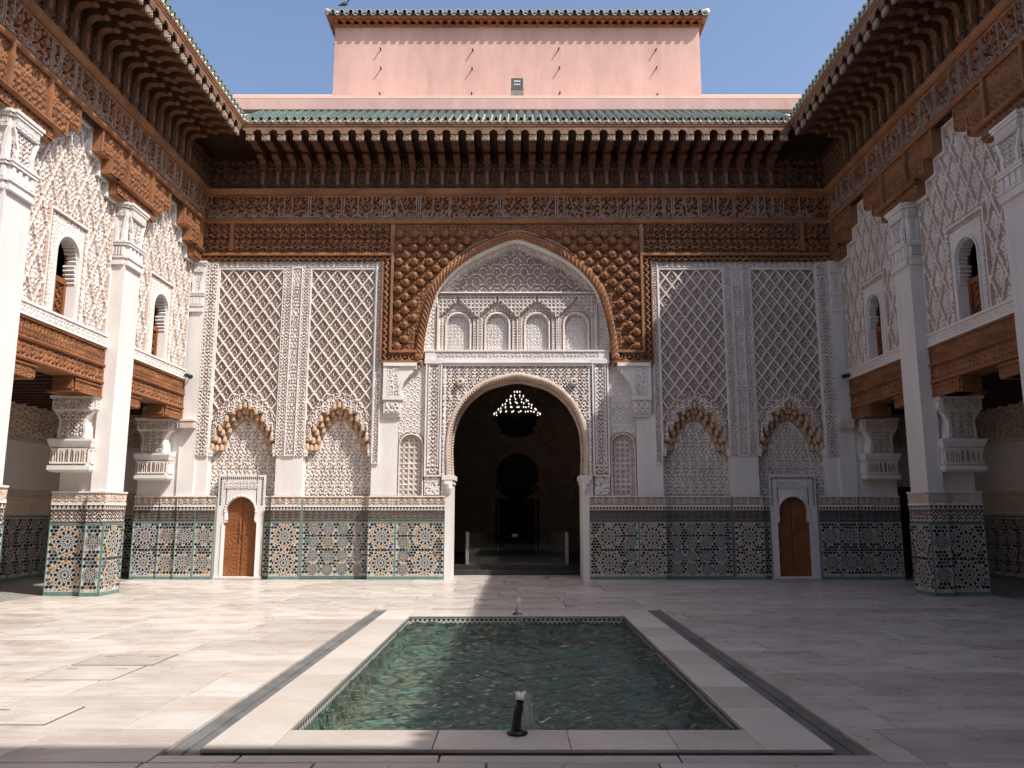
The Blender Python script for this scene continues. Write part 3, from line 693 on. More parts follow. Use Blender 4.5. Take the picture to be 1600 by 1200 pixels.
# corbel carrying the end of the cedar frame
m = MB()
m.prism(TB(0), [(-3.20, 3.88), (-2.80, 3.88), (-2.80, 4.20), (-2.74, 4.22), (-2.74, 4.30), (-2.80, 4.31), (-2.79, 4.45), (-2.72, 4.62), (-2.58, 4.80), (-2.50, 4.86), (-2.50, 4.94), (-2.42, 4.96), (-2.42, 5.10), (-3.20, 5.10)], -FY - .05, -FY + .10)
m.tbox(T0, -3.22, -2.74, 4.20, 4.30, .10, .14); m.tbox(T0, -3.22, -2.42, 5.02, 5.10, .10, .15); m.tbox(T0, -3.22, -3.13, 4.30, 5.02, .10, .125)
m.sweep(T0, [(-2.83, 4.32), (-2.82, 4.46), (-2.75, 4.64), (-2.61, 4.83), (-2.52, 4.90)], [(-.04, .1), (-.03, .135), (.03, .135), (.04, .1)])
m.tbox(T0, -3.20, -2.79, 3.80, 3.88, -.02, .06)
H(m.build('corbel', 'plaster', fac))
H(relief('carved_corbel_face', fac, 'stucco', T0, -3.12, -2.86, 4.33, 5.0, .0145, lambda u, v: .102 + .02 * scroll(u, v, .13)))
H(relief('carved_corbel_face', fac, 'stucco', T0, -3.15, -2.84, 3.92, 4.17, .0145, lambda u, v: .102 + .02 * kufic(u, v, .15, -3.0)))
# --- panel D: fish-scale carving over a small blind arch
def pd(u, v):
    x = u + 2.53; r = np.where(v > 3.1, np.hypot(x, v - 3.1), np.abs(x))
    ins = r < .265
    return np.where(ins, -.07 + .025 * star_pat(u + 2.53, v, .125), np.where((r < .30) , .03, -.02 + .02 * scale_pat(u, v, .16, .15)))
H(relief('fish_scale_panel', fac, 'stucco', TB(FY + .03), -2.84, -2.22, 1.925, 5.06, .0135, pd))
# --- frame E
strip(-2.16, -1.86, 2.45, 5.10, lambda u, v: vine(u + 2.01, v, .11), .01); strip(-2.2, -1.84, 1.95, 2.38, lambda u, v: np.maximum(scroll(u + 2.02, v - 1.95, .18), star_pat(u + 2.02, v - 2.16, .2)), .0)
lips([(-2.21, -1.81, 2.38, 5.13)], .04, .04); lips([(-2.14, -1.88, 2.62, 5.08)], .018, .03)
m = MB(); m.tbox(T0, -2.24, -1.80, 5.10, 5.20, -.05, .05); H(m.build('ledge', 'plaster', fac))

# --- wall foot: mosaic and bands
def ros_col(u0, u1, k): c = .5 * (u0 + u1); r = min(.30, .5 * (u1 - u0) - .02); return [(c, .38, r, k), (c, .99, r, k)]
def grid_ros(u0, u1, n, k): w = (u1 - u0) / n; return [(u0 + w * (i + .5), .07 + 1.23 * (j + .5) / 4, .148, k + i + j) for i in range(n) for j in range(4)]
def dado(u0, u1, y, ros, seed): 
    e = MB(); e.box(u0 + .001, u1 - .001, y + .002, y + .30, 0, 1.90); p = H(e.build('wall_foot', 'mosaic_edge', fac)); dado_face(p, TB(y), u0, u1, ros, seed)
dado(-9.02, -8.40, FY - .01, ros_col(-9.02, -8.40, 1), 1)
dado(-8.40, -7.98, FY - .04, ros_col(-8.40, -7.98, 0), 2)
dado(-7.98, -7.55, FY - .09, ros_col(-7.98, -7.55, 1), 3)
dado(-7.55, -7.10, FY - .05, ros_col(-7.55, -7.10, 0), 4)
dado(-6.00, -5.76, FY + .16, [], 5)
dado(-5.78, -5.08, FY - .06, ros_col(-5.78, -5.08, 0), 6)
dado(-5.08, -3.49, FY + .16, grid_ros(-4.98, -3.6, 4, 0), 7)
dado(-3.49, -2.85, FY - .06, ros_col(-3.49, -2.85, 0), 8)
dado(-2.85, -1.70, FY - .03, [(-2.05 - .1, .38, .29, 0), (-2.15, .99, .29, 0)] + [(-2.66, .07 + 1.23 * (j + .5) / 4, .145, j) for j in range(4)], 9)

# --- low side door in its carved frame
DC = -6.55
m = MB(); T = TB(FY + .10)
m.tbox(T, DC - .55, DC - .41, 0, 2.42, -.2, .0); m.tbox(T, DC + .41, DC + .55, 0, 2.42, -.2, .0)
arch = [(DC - .41, .02), (DC - .41, 1.30), (DC - .35, 1.36), (DC - .36, 1.50)] + [(DC - .37 * math.cos(math.pi * i / 12), 1.56 + .37 * math.sin(math.pi * i / 12)) for i in range(13)] + [(DC + .36, 1.50), (DC + .35, 1.36), (DC + .41, 1.30), (DC + .41, .02)]
for (p, q) in zip(arch[2:-2], arch[3:-2]):
    if abs(q[0] - p[0]) > .004: m.prism(T, [p, q, (q[0], 2.42), (p[0], 2.42)], -.2, 0)
for sx in (-1, 1): m.tbox(T, min(DC + sx * .41, DC + sx * .345), max(DC + sx * .41, DC + sx * .345), 1.30, 2.42, -.2, -.001)
m.sweep(T, arch, [(-.02, .0), (-.015, .02), (.012, .02), (.02, 0), (.02, -.2)], (DC, 1.2))
for i in range(19):
    t = math.pi * i / 18; cx, cz = DC - .365 * math.cos(t), 1.56 + .365 * math.sin(t); m.lathe([(.03, -.03), (.03, .025), (.015, .034)], (cx, FY + .10, cz), 7, 0, 'y')
m.tbox(T, DC - .58, DC + .58, 0, .05, -.2, .04)
d = H(m.build('door_frame', 'plaster', fac))
relief('carved_strip', d, 'stucco', T, DC - .40, DC + .40, 2.10, 2.26, .0125, lambda u, v: .004 + .016 * scroll(u, v, .08))
m = MB(); n = 0
for i in range(22):
    x = DC - .5 + i * 1.0 / 21; m.tbox(T, x - .012, x + .012, 2.315, 2.375, .001, .005, 1)
for sx in (-1, 1):
    for i in range(15): z = 1.72 + i * .042; x = DC + sx * .495; m.tbox(T, x - .022, x + .022, z - .011, z + .011, .001, .005, 1)
m.build('inlaid_border', ['tile_white', 'tile_black'], d, split=False)['kind'] = 'stuff'
def door_fn(u, v):
    h = 0
    for (cx, cz, r) in ((DC - .36, 1.05, .34), (DC + .36, 1.05, .34), (DC, 1.72, .3), (DC - .36, .35, .3), (DC + .36, .35, .3)):
        q = np.hypot(u - cx, v - cz) / r; th = np.arctan2(v - cz, u - cx)
        h = np.maximum(h, np.where(q < 1, (.5 + .5 * np.cos(th * 16)) * ss(.2, .45, q) * (1 - ss(.85, 1., q)), 0))
    return .012 * h + .008 * star_pat(u - DC, v, .11) * (h < .05) - .02 * (np.abs(u - DC) < .012)
dr = H(relief('door', fac, 'wood_orange', TB(FY + .24), DC - .42, DC + .42, .05, 1.96, .012, door_fn))
m = MB(); m.box(DC - .03, DC - .015, FY + .20, FY + .235, .85, 1.35); m.lathe([(.02, 0), (.02, .03), (.008, .05)], (DC + .05, FY + .232, 1.02), 8, 0, 'y'); m.build('door_bar', 'wood_rail', dr)

# --- cedar: band round the great arch, frieze panels
def wstrip(u0, u1, v0, v1, fn, d, res=.0155, name='carved_band', dep=.035):
    return H(relief(name, fac, 'wood', T0, u0, u1, v0, v1, res, lambda u, v: d - dep * (1 - fn(u, v))))
wstrip(-7.8, -3.06, 7.66, 7.80, lambda u, v: chevron(u, v, .16), .09)
wstrip(-3.30, -3.10, 5.14, 7.66, lambda u, v: chevron(v, u, .16), .09); wstrip(-3.10, -2.34, 5.16, 5.36, lambda u, v: scroll(u, v - 5.16, .20), .09)
m = MB(); m.tbox(T0, -7.8, -3.05, 7.80, 7.87, .0, .13); m.tbox(T0, -3.10, -3.04, 5.36, 7.80, .0, .125); m.tbox(T0, -3.04, -2.30, 5.36, 5.42, 0, .13); m.tbox(T0, -3.32, -3.29, 5.12, 7.66, 0, .115); m.tbox(T0, -3.32, -2.36, 5.10, 5.16, 0, .115)
m.lathe([(.0, 0), (.10, 0), (.10, .03), (.07, .05), (.03, .05), (.02, .07), (0, .07)], (-2.38, FY - .09, 5.26), 14, 0, 'y'); m.tube([(-2.42, FY - .06, 5.20), (-2.33, FY - .06, 5.12), (-2.30, FY - .06, 5.02)], [.07, .06, .03], 8)
H(m.build('band_edging', 'wood_rail', fac))
wstrip(-7.8, -3.12, 7.87, 8.64, lambda u, v: np.minimum(scroll(u, v - 7.87, .155), 1 - (np.abs(v - 8.25) < .012)), .055, .0165, 'carved_frieze_panel', .05)
m = MB(); m.tbox(T0, -7.12, -7.03, 7.92, 8.64, 0, .10); m.tbox(T0, -3.14, -3.04, 7.87, 8.64, 0, .06); H(m.build('frieze_post', 'wood_rail', fac))
BO = [(-2.43, 5.31), (-2.41, 5.71), (-2.29, 6.40), (-2.15, 6.92), (-1.96, 7.26), (-1.71, 7.57), (-1.40, 7.84), (-1.08, 8.07), (-.53, 8.32), (0, 8.45)]
BI = [(-2.30, 5.23), (-2.25, 5.71), (-2.19, 6.11), (-2.09, 6.51), (-1.96, 6.85), (-1.79, 7.13), (-1.40, 7.54), (-.92, 7.83), (-.45, 8.05), (0, 8.2)]
def smooth_path(P, n=6):
    Q = [Vector(p) for p in P]; out = []
    for i in range(len(Q) - 1):
        p0 = Q[max(i - 1, 0)]; p1 = Q[i]; p2 = Q[i + 1]; p3 = Q[min(i + 2, len(Q) - 1)]
        if i + 2 > len(Q) - 1 and abs(Q[-1].x) < 1e-6: p3 = Vector((-p1.x, p1.y))
        for k in range(n):
            t = k / n; out.append(tuple(.5 * ((2 * p1) + (-p0 + p2) * t + (2 * p0 - 5 * p1 + 4 * p2 - p3) * t * t + (-p0 + 3 * p1 - 3 * p2 + p3) * t ** 3)))
    out.append(tuple(Q[-1])); return out
BOs = smooth_path(BO); BIs = smooth_path(BI)
def width_at(path):
    zz = np.array([p[1] for p in path]); xx = np.array([-p[0] for p in path]); return lambda v: np.where(v > zz[-1], -1, np.interp(v, zz, xx))
wo = width_at(BOs); wi = width_at(BIs)
def sp_fn(u, v):
    g = scroll(u, v - 5.4, .11); return .05 - .034 * (1 - g)
H(relief('arch_spandrel', fac, 'wood_carved', T0, -3.06, 0, 5.40, 8.66, .0165, sp_fn, lambda u, v: np.abs(u) > wo(v) - .03))
def knob_mesh():
    m = MB(); k = 12; R0 = .105
    prof = [(.0, .09), (.035, .088), (.045, .074), (.07, .078), (.085, .06), (.10, .03), (.105, 0)]
    P = []
    for (r, d) in prof:
        for q in range(k):
            a = 2 * math.pi * q / k; rr = r * (1 + .10 * math.cos(6 * a) * (r > .05)); P.append((rr * math.cos(a), -d * 1.2, rr * math.sin(a) * 1.05 + (.02 if r < .05 else 0)))
    m.add(P, [(i * k + q, i * k + (q + 1) % k, (i + 1) * k + (q + 1) % k, (i + 1) * k + q) for i in range(len(prof) - 1) for q in range(k)])
    for q in range(7):
        a = math.pi * (1.0 + q / 6.0); m.tube([(.075 * math.cos(a), -.07, .075 * math.sin(a)), (.115 * math.cos(a), -.05, .115 * math.sin(a)), (.125 * math.cos(a), -.01, .125 * math.sin(a))], [.022, .02, .012], 5)
    return m.mesh('knob', ['wood_carved'], True)
KN = knob_mesh()
j = 0; z = 5.52
while z < 8.5:
    x = -2.98 + (.19 if j % 2 else .02) + .05
    while x < -.05:
        lim = float(wo(np.array(z + .05)))
        if -x > lim + .20 and z < 8.56: H(inst('knob', KN, fac, Tr((x, FY - .045, z)) @ Matrix.Rotation(rnd.uniform(-.25, .25), 4, 'Y') @ Matrix.Diagonal((.88, 1.05, .88, 1))))
        x += .375
    z += .178; j += 1
def rope(P, r, twist, lobes, y):
    m = MB(); n = len(P); k = 20; V = []; L = 0
    for i in range(n):
        a = P[max(i - 1, 0)]; c = P[min(i + 1, n - 1)]; tx, tz = c[0] - a[0], c[1] - a[1]; l = math.hypot(tx, tz); tx /= l; tz /= l
        if i: L += math.hypot(P[i][0] - P[i - 1][0], P[i][1] - P[i - 1][1])
        for q in range(k):
            an = 2 * math.pi * q / k; rr = r * (1 + .26 * math.cos(lobes * an + L * twist)); V.append((P[i][0] - tz * rr * math.cos(an), y - rr * math.sin(an), P[i][1] + tx * rr * math.cos(an)))
    m.add(V, [(i * k + q, i * k + (q + 1) % k, (i + 1) * k + (q + 1) % k, (i + 1) * k + q) for i in range(n - 1) for q in range(k)]); return m
mid = [((a[0] + c[0]) / 2, (a[1] + c[1]) / 2) for a, c in zip(smooth_path(BO, 2), smooth_path([BI[0], BI[1], BI[2], BI[4], BI[5], (-1.58, 7.37), (-1.17, 7.69), (-.92, 7.83), (-.45, 8.05), BI[9]], 2))]
mids = smooth_path(mid, 14)
H(rope(mids, .080, 52, 5, FY - .06).build('rope_moulding', 'wood_rail', fac))
m = MB(); m.sweep(T0, BOs, [(-.02, .0), (-.02, .08), (.03, .09), (.03, .0)], (0, 6)); H(m.build('arch_edging', 'wood_rail', fac))
m = MB(); m.sweep(T0, BIs, [(-.07, .03), (-.05, .05), (-.01, .05), (0, .03), (0, -.36)], (0, 6)); H(m.build('arch_soffit', 'plaster', fac))
# --- white tympanum inside the great arch (one relief across both halves)
def ty_fn(u, v):
    x = np.abs(u); cx = np.where(x < .98, .49, 1.46); dx = u - np.sign(u) * cx
    base = -.20 + .025 * star_pat(u, v, .10)
    r = np.where(v > 6.13, np.hypot(dx, v - 6.13), np.abs(dx))
    h = base
    hood = np.abs(dx) < (.47 - .9 * np.maximum(v - 6.28, 0)); zig = .05 * np.abs(np.sin(u * 38))
    inh = (v < 6.86 - .12 * (np.abs(dx) > .02) - 1.0 * np.abs(dx) ** 1.35 * 1.15 - zig) & (v < 6.9)
    h = np.where(inh, -.29 + .02 * star_pat(u, v, .085), h)
    h = np.where((r < .33), -.25, h); h = np.where(r < .275, -.37 + .018 * scroll(u, v, .09), h)
    col = (np.abs(np.abs(dx) - .42) < .055) & (v < 6.3); h = np.where(col, -.24 + .02 * star_pat(u, v, .07), h)
    edge = np.abs(np.abs(dx) - .485) < .012; h = np.where(edge & (v < 6.3), -.20, h)
    h = np.where(np.abs(v - 6.92) < .028, -.12, h)
    up = v > 6.945; w = wi(v); zz = .05 * np.abs(np.sin(v * 26 + x * 6))
    lam = -.345 + .055 * ss(.30, .55, scale_pat(u, v - 6.95, .34, .26)) * (.35 + .65 * vine(u, v, .10)); h = np.where(up, np.where(x < w - .13 - zz - .22 * np.maximum(v - 7.45, 0), lam, -.16 - .02 * (1 - vine(u, v, .10))), h)
    side = (x > 1.96) & (v < 6.9); h = np.where(side, -.14 - .02 * (1 - vine(x - 2.07, v, .11)), h)
    h = np.where((np.abs(x - 1.955) < .018) & (v < 6.6), -.10, h)
    return h
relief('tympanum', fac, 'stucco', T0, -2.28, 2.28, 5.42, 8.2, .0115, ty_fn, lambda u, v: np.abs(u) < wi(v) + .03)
relief('carved_sill_band', fac, 'stucco', T0, -1.98, 1.98, 5.22, 5.40, .0135, lambda u, v: -.02 + .022 * scroll(u, v, .09))
m = MB(); m.tbox(T0, -2.26, 2.26, 5.40, 5.44, -.37, .02); m.tbox(T0, -2.24, 2.24, 5.185, 5.22, -.3, .03)
for sx in (-1, 1): m.tbox(T0, min(sx * 2.24, sx * 1.98), max(sx * 2.24, sx * 1.98), 5.22, 5.40, -.3, .005)
m.tbox(T0, -1.80, 1.80, 5.05, 5.185, -.3, .035); m.tbox(T0, -1.80, 1.80, 5.11, 5.14, .03, .06)
m.build('ledge', 'plaster', fac)
# --- the doorway arch
DO = [(-1.64, 2.39), (-1.66, 2.95), (-1.65, 3.24), (-1.60, 3.59), (-1.45, 3.98), (-1.19, 4.34), (-.80, 4.63), (-.40, 4.76), (0, 4.83)]
DOs = smooth_path(DO, 6); DOf = DOs + [(-x, z) for x, z in DOs[-2::-1]]
wd = width_at(DOs)
relief('carved_spandrel', fac, 'stucco', T0, -1.79, 1.79, 2.40, 5.05, .0115, lambda u, v: -.04 + .045 * np.maximum(vine(u + .02 * np.sin(v * 19), v, .095), 1 - ss(.02, .035, np.abs(np.abs(u) - 1.74))), lambda u, v: np.abs(u) > wd(v) - .02)
m = MB(); m.sweep(T0, DOf, [(-.045, -.04), (-.045, .03), (-.02, .045), (.02, .045), (.03, .02), (.03, -.05), (.04, -.06), (.04, -.48), (.075, -.48), (.075, -.92)], (0, 3.2), False, 0)
n = 96
L = [0]
for p, q in zip(DOf, DOf[1:]): L.append(L[-1] + math.hypot(q[0] - p[0], q[1] - p[1]))
for i in range(n + 1):
    s = L[-1] * i / n; x = np.interp(s, L, [p[0] for p in DOf]); z = np.interp(s, L, [p[1] for p in DOf]); dx, dz = -x, 3.2 - z; l = math.hypot(dx, dz)
    for (o, y0, r, mm) in ((.035, FY + .00, .027, 0), (.075, FY + .49, .028, 0)): m.lathe([(r, -.06), (r, .03), (r * .5, .04)], (x + dx / l * o, y0, z + dz / l * o), 6, 0, 'y')
m.build('doorway_arch', 'stucco_tan', fac)
m = MB()
for sx in (-1, 1):
    a, c = sorted((sx * 1.70, sx * 1.545)); m.box(a, c, FY - .035, FY + .9, 0, 2.2); a, c = sorted((sx * 1.73, sx * 1.52)); m.box(a, c, FY - .05, FY + .9, 2.2, 2.30); a, c = sorted((sx * 1.78, sx * 1.49)); m.box(a, c, FY - .06, FY + .92, 2.30, 2.41)
    a, c = sorted((sx * 1.70, sx * 1.535)); m.tube([(sx * 1.61, FY - .03, 1.98), (sx * 1.60, FY - .05, 2.1), (sx * 1.6, FY - .05, 2.2)], [.045, .07, .07], 10)
m.build('door_jamb', 'plaster', fac)
m = MB(); m.lathe([(.10, 0), (.10, .05), (.075, .07), (.07, .11), (.03, .11), (.03, .07)], (-1.37, FY, 4.65), 16, 0, 'y'); m.lathe([(.045, .05), (.045, .09)], (-1.37, FY, 4.65), 12, 1, 'y')
H(m.build('round_boss', ['stucco_tan', 'black_metal'], fac))
# upper corner capital
def capital_upper(parent, T, u0, u1, z0, z1, dp, M=None):
    """carved block on top of a tall shaft: fluted foot, hollow, abacus"""
    m = MB(); h = z1 - z0
    m.tbox(T, u0 - .02, u1 + .02, z0, z0 + .06, -.25, dp + .02); m.tbox(T, u0 - .005, u1 + .005, z0 + .06, z0 + .14, -.25, dp + .005)
    m.tbox(T, u0 - .03, u1 + .03, z0 + .14, z0 + .17, -.25, dp + .03); m.tbox(T, u0, u1, z0 + .17, z0 + .40, -.25, dp - .012)
    n = 4
    for i in range(n): x = u0 + (u1 - u0) * (i + .5) / n; m.tbox(T, x - .035, x + .035, z0 + .20, z0 + .38, dp - .012, dp + .012)
    m.tbox(T, u0 - .03, u1 + .03, z0 + .40, z0 + .45, -.25, dp + .03); m.tbox(T, u0 - .045, u1 + .045, z0 + .45, z0 + .49, -.25, dp + .045)
    m.tbox(T, u0 + .03, u1 - .03, z0 + .49, z1 - .28, -.25, dp - .07)
    c = .5 * (u0 + u1); w = .5 * (u1 - u0)
    for s in (-1, 1):                                   # scrolling side ribs
        pth = [(c + s * w * a, z0 + .49 + (h - .77) * q) for a, q in ((.55, 0), (.62, .2), (.55, .4), (.72, .6), (.80, .8), (.98, 1.0))]
        m.sweep(T, pth, [(-.035, dp - .07), (-.03, dp), (.03, dp), (.035, dp - .07)])
    m.lathe([(.0, .0), (.05, 0), (.05, .05), (0, .07)], (0, 0, 0), 3, 0) if False else None
    m.tbox(T, u0, u1, z1 - .28, z1 - .10, -.25, dp); m.tbox(T, u0 - .03, u1 + .03, z1 - .10, z1 - .05, -.25, dp + .03); m.tbox(T, u0 - .05, u1 + .05, z1 - .05, z1, -.25, dp + .05)
    o = m.build('capital', 'plaster', parent, M)
    relief('capital_carving', o, 'stucco', T, u0 + .04, u1 - .04, z0 + .52, z1 - .29, .0125, lambda u, v: dp - .07 + .045 * vine(u - c, v, .09), None, None, M)
    relief('capital_carving', o, 'stucco', T, u0 + .01, u1 - .01, z1 - .27, z1 - .11, .0125, lambda u, v: dp + .001 + .015 * scroll(u - c, v, .08), None, None, M)
    return o
H(capital_upper(fac, T0, -8.03, -7.70, 6.38, 7.66, .08))
for o in list(half): mirror(o, fac)

# frieze with its long inscription, then the eave
TALL = [-6.21, -5.82, -5.62, -5.22, -5.16, -4.81, -4.39, -4.33, -3.98, -3.62, -3.36, -3.31, -3.01, -2.51, -2.46, -2.41, -2.1, -1.7, -1.66, -.48, -.42, -.35, .3, .35, .96, 1.01, 1.18, 1.68, 2.08, 2.51, 2.85, 2.94, 3.29, 3.39, 3.65, 3.7, 3.87, 3.92, 4.54, 4.6, 4.92, 5.02, 5.4, 5.45, 6.0, 6.04, 6.2, 6.38, 6.42, 6.67, 7.07]
SLANT = [(-3.1, -3.24), (-2.78, -2.95), (.59, .9), (1.44, 1.33), (1.47, 1.93), (4.26, 4.19), (5.08, 5.34), (5.73, 5.96)]
frieze(fac, TB(FY - .03), -7.76, 7.76, 3, TALL, SLANT, [-5.95, 2.7, 6.59])
m = MB(); m.box(-9, 9, FY + .02, FY + .4, 8.6, 11.3); m.build('plaster_wall', 'plaster', fac)
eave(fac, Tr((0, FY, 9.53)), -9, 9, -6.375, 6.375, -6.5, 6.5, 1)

# ================================================================== SIDE WINGS
lw = thing('side_wing', (-8.4, 9.5, 0), 'sunlit left gallery wing with white pillars, carved stucco and cedar eaves', 'building', 'galleries along the two long sides of the court')
XW, XS = -8.0, -7.75
PIERS = [15.48, 11.75, 8.02, 4.29, .56]
TW = TL(XW); TS = TL(XS)
# ---- one pier, modelled about y = 0 and shared
def pier_parts(y):
    M = Tr((0, y, 0))
    m = MB(); m.box(-8.72, -8.05, -.20, .20, 1.9, 3.7); m.box(-8.05, XS, -.33, .33, 1.9, 6.40); m.box(-8.05, XS - .02, -.33, .33, 6.4, 7.6); m.box(-8.3, -8.05, -.33, .33, 3.7, 7.6)
    m.box(-8.80, -8.06, -.255, .255, 0, 1.92); m.box(-8.06, -7.715, -.385, .385, 0, 1.92)
    return m
PM = pier_parts(0).mesh('pier', ['plaster'])
def cap_low():
    m = MB(); cx = -8.42
    lv = [(2.28, .36, .44), (2.32, .40, .50), (2.40, .40, .50), (2.405, .37, .47), (2.74, .37, .47), (2.745, .39, .49), (2.80, .40, .51), (2.86, .42, .53), (2.90, .42, .53), (2.905, .31, .44), (3.06, .29, .42), (3.16, .29, .42), (3.165, .25, .38), (3.28, .26, .39), (3.40, .31, .44), (3.44, .35, .48), (3.45, .39, .52), (3.66, .39, .52), (3.665, .42, .55), (3.72, .43, .56)]
    V = []
    for (z, hx, yf) in lv: V += [(cx - hx, -yf, z), (cx + hx, -yf, z), (cx + hx, -.19, z), (cx - hx, -.19, z)]
    F = [(4 * i + q, 4 * i + (q + 1) % 4, 4 * i + 4 + (q + 1) % 4, 4 * i + 4 + q) for i in range(len(lv) - 1) for q in range(4)]
    m.add(V, F + [(3, 2, 1, 0), tuple(range(4 * len(lv) - 4, 4 * len(lv)))])
    T = TB(0)
    Tx = TL(cx)
    m.tbox(T, cx - .22, cx + .22, 2.93, 3.44, .38, .45)
    m.sweep(T, [(cx - .2, 3.47)] + [(cx - .2 * math.cos(math.pi * i / 10), 3.47 + .16 * math.sin(math.pi * i / 10)) for i in range(11)], [(-.018, .52), (-.012, .555), (.012, .555), (.018, .52)])
    for s in (-1, 1):
        m.sweep(T, [(cx + s * a, z) for a, z in ((.23, 2.92), (.25, 3.05), (.22, 3.16), (.24, 3.28), (.30, 3.38), (.36, 3.45))], [(-.03, .37), (-.025, .475), (.025, .475), (.03, .37)])
    return m.mesh('capital', ['plaster'])
CL = cap_low()
CLC = relief_mesh('capital_carving', 'stucco', TB(0), -8.61, -8.23, 2.94, 3.43, .0125, lambda u, v: .452 + .034 * vine(u + 8.42, v, .085))
CLD = relief_mesh('capital_carving', 'stucco', TB(0), -8.79, -8.05, 3.47, 3.65, .0115, lambda u, v: .522 + .030 * vine(u + 8.42, v, .075))
CLE = relief_mesh('capital_carving', 'stucco', TB(0), -8.77, -8.07, 2.43, 2.72, .0115, lambda u, v: .472 + .036 * ((np.abs(((u + 8.42) / .1) % 1 - .5) > .30 - .18 * ss(2.60, 2.70, v)) | (np.abs(v - 2.575) > .12) | (np.abs(((u + 8.42) / .1) % 1 - .5) < .09)))
CLF = relief_mesh('capital_carving', 'stucco', TL(-8.42), -.50, -.20, 3.47, 3.65, .0115, lambda u, v: .392 + .026 * vine(u, v, .07))
CLG = relief_mesh('capital_carving', 'stucco', TL(-8.42), -.46, -.20, 2.43, 2.72, .0115, lambda u, v: .372 + .03 * ((np.abs((u / .1) % 1 - .5) > .28) | (np.abs(v - 2.575) > .12)))
FLIPY = Matrix.Diagonal((1, -1, 1, 1))
first = None
for i, y in enumerate(PIERS):
    M = Tr((0, y, 0))
    p = inst('pier', PM, lw, M)
    if first is None:
        first = p
        dado_face(p, TB(-.258), -8.80, -8.06, ros_col(-8.80, -8.06, 0), 21, M); dado_face(p, TB(-.388), -8.06, -7.715, ros_col(-8.06, -7.715, 1), 22, M)
        dado_face(p, TL(-7.712), -.385, .385, ros_col(-.385, .385, 0), 23, M); capital_upper(p, TS, -.31, .31, 6.36, 7.64, .04, M)
        capital_upper(p, TB(-.33), -8.0, -7.78, 6.36, 7.64, .03, M)
        inst('capital', CL, p, M); inst('capital_carving', CLC, p, M); inst('capital_carving', CLD, p, M); inst('capital_carving', CLE, p, M); inst('capital_carving', CLF, p, M); inst('capital_carving', CLG, p, M); inst('capital', CL, p, M @ FLIPY)
    else:
        for k in list(kids(first)):
            c = k.copy(); D = Tr((0, y - PIERS[0], 0)); put(c, p, D @ WM[k])
            for g in list(kids(k)): put(g.copy(), p, D @ WM[g])
# capital of the corner pier, carrying the last lintel
cc = inst('capital', CL, lw, Tr((-.12, FY + .14, 0))); inst('capital_carving', CLC, cc, Tr((-.12, FY + .14, 0))); inst('capital_carving', CLD, cc, Tr((-.12, FY + .14, 0))); inst('capital_carving', CLE, cc, Tr((-.12, FY + .14, 0))); inst('capital_carving', CLF, cc, Tr((-.12, FY + .14, 0))); inst('capital_carving', CLG, cc, Tr((-.12, FY + .14, 0)))

# ---- bays between the piers, modelled about y = 0 and shared (half width 1.53)
HB = 1.535
def step_top(y): a = np.abs(y); return np.where(a < .37, 8.66, np.where(a < .73, 8.20, np.where(a < 1.08, 7.91, 7.64)))
def win_r(y, z): return np.where(z > 6.02, np.hypot(y, z - 6.02), np.abs(y))
def wall_fn(u, v):
    lo = lozenge(u, v - 4.95, .42, .92, .075); fr = (np.abs(u) < .62) & (v < 6.75)
    h = np.where(lo > .9, .0, -.042 + .023 * vine(u, v, .10))
    nub = np.minimum(np.abs((u / .42 + (v - 4.95) / .92 + .5) % 1 - .5), np.abs((u / .42 - (v - 4.95) / .92 + .5) % 1 - .5)); h = h + .010 * (nub < .075) * (np.sin(v * 58) > .2)
    inner = (np.abs(u) < .57) & (v < 6.70); h = np.where(fr, .02, h); h = np.where(inner, -.03 + .022 * scroll(u, v, .11), h)
    h = np.where(inner & (np.abs(u) < .49) & (v < 6.60), .0 + .01 * vine(u, v, .09), h)
    h = np.where((np.abs(u) > 1.44), -.02 + .02 * vine(np.abs(u) - 1.5, v, .05), h); h = np.where(np.abs(np.abs(u) - 1.43) < .014, .03, h)
    return h
WALL = relief_mesh('carved_wall', 'stucco', TW, -HB, HB, 4.93, 8.66, .0135, wall_fn, lambda u, v: (v < step_top(u)) & (win_r(u, v) > .352))
WBAND = relief_mesh('carved_band', 'stucco', TW, -HB, HB, 4.72, 4.90, .0145, lambda u, v: .005 + .02 * vine(u, v, .09))
def wall_trim():
    m = MB()
    P = [(-HB, 7.64), (-1.08, 7.64), (-1.08, 7.91), (-.73, 7.91), (-.73, 8.20), (-.37, 8.20), (-.37, 8.66), (.37, 8.66), (.37, 8.20), (.73, 8.20), (.73, 7.91), (1.08, 7.91), (1.08, 7.64), (HB, 7.64)]
    for (a, c) in zip(P, P[1:]):
        if a[0] == c[0]: m.tbox(TW, min(a[0], a[0] - .055 * (1 if a[0] > 0 else -1)), max(a[0], a[0] - .055 * (1 if a[0] > 0 else -1)), min(a[1], c[1]) - .05, max(a[1], c[1]), -.04, .05)
        else: m.tbox(TW, a[0], c[0], a[1] - .055, a[1], -.04, .048)
    return m.mesh('wall_trim', ['plaster'])
